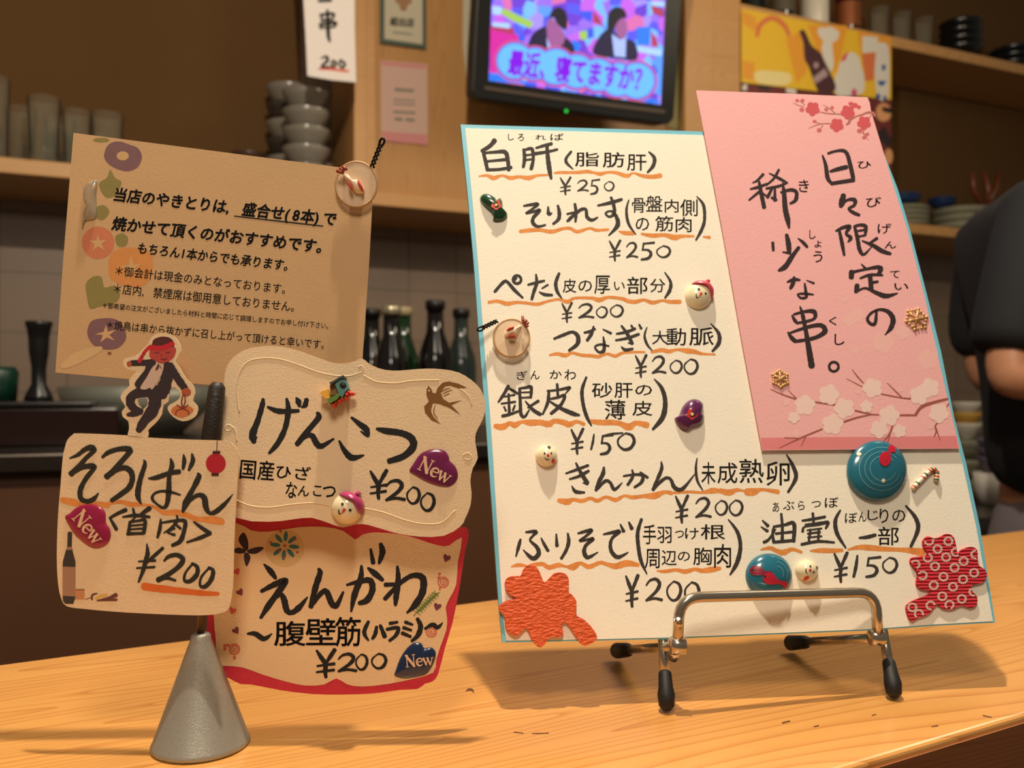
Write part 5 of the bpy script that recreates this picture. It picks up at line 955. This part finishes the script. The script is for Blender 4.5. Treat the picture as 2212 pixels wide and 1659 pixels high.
for i, (x, y, r) in enumerate(((1450, 960, 80), (1560, 930, 70), (1490, 900, 60), (1440, 1060, 60), (1620, 930, 45), (1090, 1240, 75), (1240, 1130, 70), (1320, 1080, 45), (1140, 1190, 40))):
    x, y = Z(ZH)(x, y); puff('blossom', GS, ell(x, y, r/12.76, r/13.5, 20, 14), .0035, redp, t, off=.003, steps=4)
# --- pink bordered book card
ES = card_surf(480, 1300, .3770, 3, 6); ZW = (430, 1100, 3.687)
t = thing('book_card', ES.p(700, 1480), 'open book shaped cream card with crimson border, lowest of the cards', 'card')
crim = M('card_crimson', (206, 44, 62), .65, var=.15, vscale=400, bump=.1, bscale=1200)
slab('card', ES, smooth2(zpoly(ZW, "290,60 560,100 900,60 1060,110 1250,100 1550,180 1750,225 1950,200 2080,145 2130,150 2148,210 2120,330 2085,560 2060,700 2020,900 1960,1100 1905,1310 1860,1370 1800,1388 1740,1430 1600,1437 1400,1465 1150,1475 900,1470 650,1440 420,1395 330,1390 230,1340 140,1318 100,1250 62,1130 65,980 70,845 100,500 250,200"), True, 2), .0004, crim, t)
page = smooth2(zpoly(ZW, "300,110 420,168 560,178 800,142 1000,140 1150,172 1245,240 1300,203 1400,185 1600,200 1750,240 1900,288 1990,290 2095,225 2062,420 2048,600 2000,700 1965,780 1975,860 1970,960 1920,1100 1890,1200 1865,1300 1700,1350 1500,1390 1300,1410 1180,1392 1095,1345 1000,1393 850,1402 700,1372 500,1312 350,1258 200,1245 110,1252 138,1180 132,1000 120,845 130,500 270,220"), True, 2)
slab('page', ES, page, .0002, M('page_paper', (232, 196, 148), .7, var=.06, vscale=25, bump=.12, bscale=1200), t, off=.0004)
def ek(name, mat, fn, off=.00065): k = Ink(ES, ZW, off); fn(k); return k.words(name, mat, t) if 'letter' in name else k.words(name, mat, t, .004) if 'rose' in name else k.build(name, mat, t) if name in WHOLE else k.parts(name, mat, t)
ek('lettering', cardink, lambda k: k.st("520,438,12 570,490,42 612,548,26;500,652,26 600,600,42 692,568,44 640,650,44 560,760,44 495,862,24;570,732,24 650,680,32 680,720,44 700,800,44 740,822,36 800,780,42 866,698,10;955,475,22 965,510,40 930,620,44 893,775,36;912,748,30 980,662,36 1020,660,42 1060,752,44 1100,760,40 1150,658,16;1180,602,18 1290,572,36 1365,568,44 1382,640,44 1340,722,44 1278,747,30;1295,450,18 1290,540,40 1240,680,44 1213,812,16;1348,468,18 1400,510,44 1462,562,28;1368,318,18 1388,425,34;1448,278,28 1462,340,44 1435,428,22;1580,455,18 1587,560,40 1570,700,40 1565,762,22;1485,600,32 1590,602,26 1540,650,30 1482,712,32;1490,702,28 1600,590,32 1700,528,36 1782,548,48 1780,660,48 1720,762,44 1658,822,16;390,990,16 450,990,36 520,1030,36 582,990,10;1800,950,18 1860,918,32 1900,940,30 1940,902,8")
   .num((('¥', 930, 1118, 1095, 1340), ('2', 1100, 1145, 1255, 1300), ('0', 1245, 1150, 1345, 1278), ('0', 1370, 1145, 1495, 1268))))
ek('small_lettering', cardink, lambda k: (chs(k, [('腹', 600, 888, 852, 1088), ('壁', 850, 865, 1092, 1082), ('筋', 1085, 855, 1290, 1092)], .012), k.st("1350,895,24 1320,960,30 1322,1000,28 1350,1042,14;1415,935,22 1405,990,30 1382,1030,20;1445,925,24 1480,1012,34;1522,908,26 1580,898,20;1498,955,24 1585,943,28 1570,1000,28 1518,1045,22;1645,898,26 1700,918,18;1630,942,26 1690,962,20;1620,985,28 1685,1013,22;1740,872,26 1765,930,36 1745,1000,36 1695,1048,20")))
ek('flower_print', M('print_charcoal', (54, 38, 40), .7), lambda k: (k.poly("360,185 390,240 395,310 375,330 340,290 318,250 325,215", True), k.poly("272,335 310,305 365,320 370,345 320,352", True), k.poly("520,308 470,300 390,325 400,350 460,352", True), k.poly("365,350 395,350 412,390 382,455 362,400", True)))
ek('round_print', M('print_sand', (214, 178, 120), .7), lambda k: k.circ(685, 310, 155, 150), .00064)
def spray(k):
    for i in range(8):
        a = i*math.pi/4+.1; k.poly(ell(685+math.cos(a)*75, 290+math.sin(a)*75, 42, 17, math.degrees(a), 12))
ek('teal_flower_print', M('print_teal', (58, 112, 112), .7), spray)
ek('dot_print', M('print_rust', (176, 72, 40), .7), lambda k: [k.circ(x, y, 10) for x, y in ((685, 290), (652, 175), (785, 342), (572, 262), (770, 238), (645, 330), (678, 384))], .00075)
def mini(k, x, y, r, a):
    c, s = math.cos(R(a)), math.sin(R(a)); P = [(-1, -.3), (-.6, -.9), (0, -.6), (.6, -.9), (1, -.3), (.5, .5), (0, 1), (-.5, .5)]
    k.poly([(x+(u_*c-v_*s)*r, y+(u_*s+v_*c)*r) for u_, v_ in P], True)
ek('heart_print', M('print_plum', (116, 50, 66), .7), lambda k: (mini(k, 330, 660, 29, -35), mini(k, 298, 965, 29, -35), mini(k, 1972, 388, 31, 20), mini(k, 1898, 775, 31, 15)))
ek('heart_print', M('print_rose', (206, 84, 76), .7), lambda k: (mini(k, 304, 497, 28, -25), mini(k, 270, 806, 28, 20)))
ek('rose_print', M('print_rose_line', (204, 100, 78), .7), lambda k: [(k.ring(x, y, 40, 9), k.ring(x+2, y-2, 24, 8), k.circ(x+2, y, 9)) for x, y in ((285, 1112), (1945, 580), (1850, 975))]+[k.circ(210, 1085, 14), k.circ(208, 1112, 12), k.circ(235, 1080, 12), k.circ(285, 1180, 12, 18), k.circ(1915, 515, 12), k.circ(1910, 545, 12), k.circ(1918, 632, 9, 12)])
def fern(k):
    for i in range(26):
        s = i/25; x, y = 1740+s*150, 820-s*150; k.ribbon([(x, y, 6), (x+30*(1 if i % 2 else -.2), y-35*(1 if i % 2 == 0 else .0)-(8 if i % 2 else 0), 4)])
        if i % 3 == 0: k.ribbon([(x, y, 6), (x+24, y+22, 4)]); k.ribbon([(x, y, 6), (x-30, y-12, 4)])
    k.ribbon([(1710, 848, 6), (1800, 755, 9), (1900, 665, 6)])
ek('fern_print', M('print_fern', (96, 120, 44), .7), fern)
heart(ES, ZW, "1560,1325 1568,1280 1600,1190 1660,1100 1720,1060 1770,1065 1795,1105 1850,1098 1885,1135 1880,1190 1850,1260 1810,1310 1740,1330 1640,1345", hm3, 'navy blue heart sticker reading New on the open book card', (1640, 1165), -5, .0007, sc=.92)
# --- front rounded card with a cut-out figure
OS = card_surf(440, 1100, .3612, -2, 4); ZO, ZQ, ZU = (100, 700, 3.95), (100, 930, 5.027), (100, 1200, 3.95)
t = thing('figure_card', OS.p(420, 1300), 'rounded cream card topped by a paper cut-out man with a red headband', 'card')
slab('card', OS, smooth2(zpoly(ZO, "145,1150 165,1050 185,990 230,945 290,932 700,950 870,968 1200,985 1520,995 1600,1030 1645,1100 1645,1200 1625,1500 1605,1900 1595,2250 1560,2420 1500,2462 1400,2480 1200,2482 700,2460 340,2430 180,2405 130,2330 105,2200 95,1975 105,1650 125,1400"), True, 3), .0005, ckpap, t)
slab('cutout', OS, smooth2(zpoly(ZO, "708,965 710,900 705,830 660,795 650,745 680,705 645,650 645,600 715,525 710,480 770,410 760,398 695,385 660,335 680,292 760,272 830,212 880,155 910,105 980,75 1070,90 1130,145 1155,230 1110,310 1140,370 1200,470 1255,520 1275,590 1255,655 1297,705 1290,770 1240,812 1165,830 1090,795 1040,730 1055,690 1125,650 1150,600 1100,540 1062,560 1045,660 1003,690 990,770 930,850 872,905 868,968"), True, 2), .0005, ckpap, t, off=0, holes=[zpoly(ZO, "830,615 868,640 870,690 830,732 792,690 782,645")])
def ok(name, mat, fn, off=.00054, zoom=ZO): k = Ink(OS, zoom, off); fn(k); return k.words(name, mat, t) if 'letter' in name else k.words(name, mat, t, .004) if 'rose' in name else k.build(name, mat, t) if name in WHOLE else k.parts(name, mat, t)
ok('figure_hair', M('fig_hair', (84, 34, 32), .7), lambda k: k.poly("905,185 920,135 980,110 1050,115 1090,150 1095,200 1080,230 1000,190 910,215 890,235", True))
ok('figure_face', M('fig_face', (186, 70, 58), .7), lambda k: (k.poly("885,250 900,215 1000,190 1080,195 1112,215 1095,280 1040,325 985,335 930,315 890,285", True),), .00063)
ok('figure_headband', M('fig_band', (200, 30, 44), .7), lambda k: k.st("890,200,38 990,205,36 1085,168,34;890,195,26 845,240,22 800,320,30"), .00066)
ok('figure_features', M('fig_line', (110, 30, 30), .7), lambda k: k.st("925,245,5 950,250,7 972,242,5;1020,245,5 1045,248,7 1065,240,5;985,298,7 1010,305,10 1035,295,7;990,260,5 985,275,6;830,240,5 850,262,5;812,270,5 832,290,5"), .0007)
ok('figure_suit', M('fig_suit', (52, 36, 40), .7), lambda k: k.st("735,335,44 850,332,46 905,335,60;905,330,66 870,420,66 790,520,60;1040,350,60 1035,450,86 1005,560,100 1000,615,60;1065,350,44 1110,440,58 1190,555,52;850,570,90 745,610,70 722,670,66 760,725,56 815,745,44;900,560,110 935,640,96 910,740,90 840,830,72 795,905,50;700,775,24 750,765,48 810,745,50"), .00063)
ok('figure_shirt', M('fig_shirt', (208, 178, 156), .7), lambda k: k.poly("925,355 1005,345 985,440 915,555 890,545 850,560 808,545 860,460", True), .0007)
ok('figure_tie', M('fig_hair', ()), lambda k: k.st("965,345,8 955,375,18 940,395,6;965,350,5 990,380,6"), .00074)
ok('figure_hand', M('fig_hand', (178, 84, 52), .7), lambda k: (k.circ(714, 342, 22, 24), k.circ(1200, 582, 40, 36)), .00068)
ok('figure_parcel', M('fig_parcel', (206, 118, 64), .7), lambda k: k.poly("1068,740 1110,700 1215,700 1262,730 1230,770 1165,798 1095,775", True), .00066)
ok('parcel_string', M('fig_string', (120, 44, 24), .7), lambda k: k.st("1175,600,8 1160,660,10 1170,720,10;1185,600,8 1190,660,9 1172,720,10;1120,690,8 1172,722,10 1215,690,8;1172,722,8 1120,740,8 1110,775,7;1172,722,8 1215,745,8 1220,775,7"), .0007)
ok('orange_underline', orange, lambda k: k.st("180,752,52 240,765,66 320,785,70;300,785,46 420,800,40 560,800,55 680,812,50;680,790,34 820,775,35 920,800,50 1060,805,30 1180,830,30 1280,890,42 1420,890,60 1540,920,50 1640,962,52 1740,960,48;1735,968,56 1830,972,74 1915,990,62"), .00058, ZQ)
ok('orange_underline', M('orange_ink_deep', (226, 110, 40), .75, var=.15, vscale=300), lambda k: k.st("840,262,58 950,278,56 1150,300,48 1350,320,40 1470,325,28"), .00058, ZU)
ok('lettering', greenink, lambda k: k.st("265,300,14 350,265,36 430,205,46 495,185,56 525,215,50 440,300,44 380,370,46 280,470,60;300,455,46 400,400,44 500,385,56 525,410,48 440,520,44 380,640,50 385,735,48 450,768,46 520,745,46 575,680,12;618,290,26 680,240,44 780,205,46 880,198,56 915,225,56 830,330,50 740,430,50 665,500,62;700,480,46 770,430,44 860,405,52 925,445,56 942,530,52 905,620,54 820,690,54 720,758,44;1065,318,10 1078,370,40 1025,540,48 1002,700,54 1040,798,12;1118,520,16 1200,512,46 1350,462,46 1450,447,48;1358,308,18 1372,380,48 1342,500,42 1338,640,52 1322,780,44 1280,838,30 1200,790,22 1158,738,28 1182,685,24 1260,658,26 1360,668,28 1462,698,16;1498,262,14 1505,330,42 1492,415,26;1588,252,16 1598,330,46 1555,428,26;1655,468,26 1660,510,54 1590,650,46 1520,780,54 1490,882,26;1492,868,34 1570,755,36 1660,700,42 1722,730,56 1740,830,56 1780,895,36 1850,878,48 1950,790,38 2032,690,6"), .0007, ZQ)
ok('lettering', greenink, lambda k: k.st("870,862,44 780,902,36 700,948,28;700,948,26 770,1072,34;950,848,22 965,912,30;1130,842,44 1060,892,36 1000,935,18;840,938,18 980,920,36 1128,938,26;985,930,18 930,985,20;918,990,30 900,1120,36;918,992,24 1010,978,26 1080,978,36 1065,1112,38;925,1032,18 1060,1020,20;918,1072,18 1058,1062,20;890,1120,34 1055,1115,30;1250,962,18 1242,1060,36 1215,1158,26;1262,1000,20 1440,975,30 1515,990,40 1500,1100,40 1460,1200,46 1378,1245,36;1425,925,20 1430,980,26 1370,1050,26 1285,1110,14;1395,1005,22 1465,1062,26;1400,1060,22 1350,1085,20 1322,1105,16 1400,1132,28;1608,990,16 1690,1052,36 1785,1115,40;1785,1115,40 1680,1162,36 1535,1212,20;1100,1228,12 1108,1330,42 1088,1410,42 1058,1520,38 1010,1642,20;1272,1275,32 1190,1350,38 1105,1425,28;1010,1420,16 1190,1410,26;990,1492,18 1182,1480,26;1288,1412,22 1340,1365,38 1430,1350,42 1492,1400,48 1440,1480,46 1330,1562,46 1220,1622,48;1222,1612,44 1320,1600,32 1410,1626,22;1590,1442,26 1645,1480,38 1642,1560,44 1570,1632,42 1508,1625,28 1520,1540,24 1592,1450,20;1770,1486,26 1818,1520,38 1800,1610,44 1735,1690,42 1678,1680,28 1690,1590,24 1772,1492,20"), .0007, ZQ)
ok('lantern_print', M('lantern_red', (186, 24, 44), .7), lambda k: k.circ(1847, 357, 108, 108), .0007, ZQ)
ok('lantern_cap', M('lantern_dark', (72, 24, 20), .7), lambda k: k.poly("1815,222 1895,222 1895,252 1812,252").poly("1800,462 1880,462 1878,492 1800,492").st("1862,112,7 1858,222,7"), .00074, ZQ)
ok('bottle_print', M('bottle_slate', (62, 54, 48), .6), lambda k: k.poly("240,1105 262,1095 290,1105 285,1260 300,1330 325,1420 325,1480 185,1475 188,1420 215,1320 235,1260").poly("185,1790 325,1800 318,1830 300,1880 215,1880 190,1850"), .0006, ZQ)
ok('bottle_label_print', M('bottle_label_tan', (170, 128, 98), .7), lambda k: k.poly("185,1475 325,1480 325,1800 185,1792").poly("232,1262 285,1262 286,1295 228,1295"), .00062, ZQ)
ok('cheese_print', M('cheese_orange', (206, 140, 92), .7), lambda k: k.poly("232,285 332,285 332,372 236,372"), .0006, ZU)
ok('nuts_print', M('nuts_brown', (108, 62, 50), .7), lambda k: k.st("395,375,12 400,335,16 440,322,10;440,382,8 540,360,20 600,335,34;440,383,10 520,380,14 605,375,20;235,290,6 332,290,6;340,372,5 395,355,6"), .0006, ZU)
ok('cream_print', M('cream_yellow', (220, 178, 96), .7), lambda k: k.st("430,365,20 470,345,26 520,335,22"), .00058, ZU)
heart(OS, ZQ, "210,945 260,900 340,830 430,800 520,800 600,830 650,890 655,960 660,1010 700,1070 708,1150 680,1220 620,1265 540,1280 460,1250 380,1190 300,1110", hm2, 'crimson heart sticker reading New on the rounded figure card', (402, 850), 50, .0006, sc=1.6)
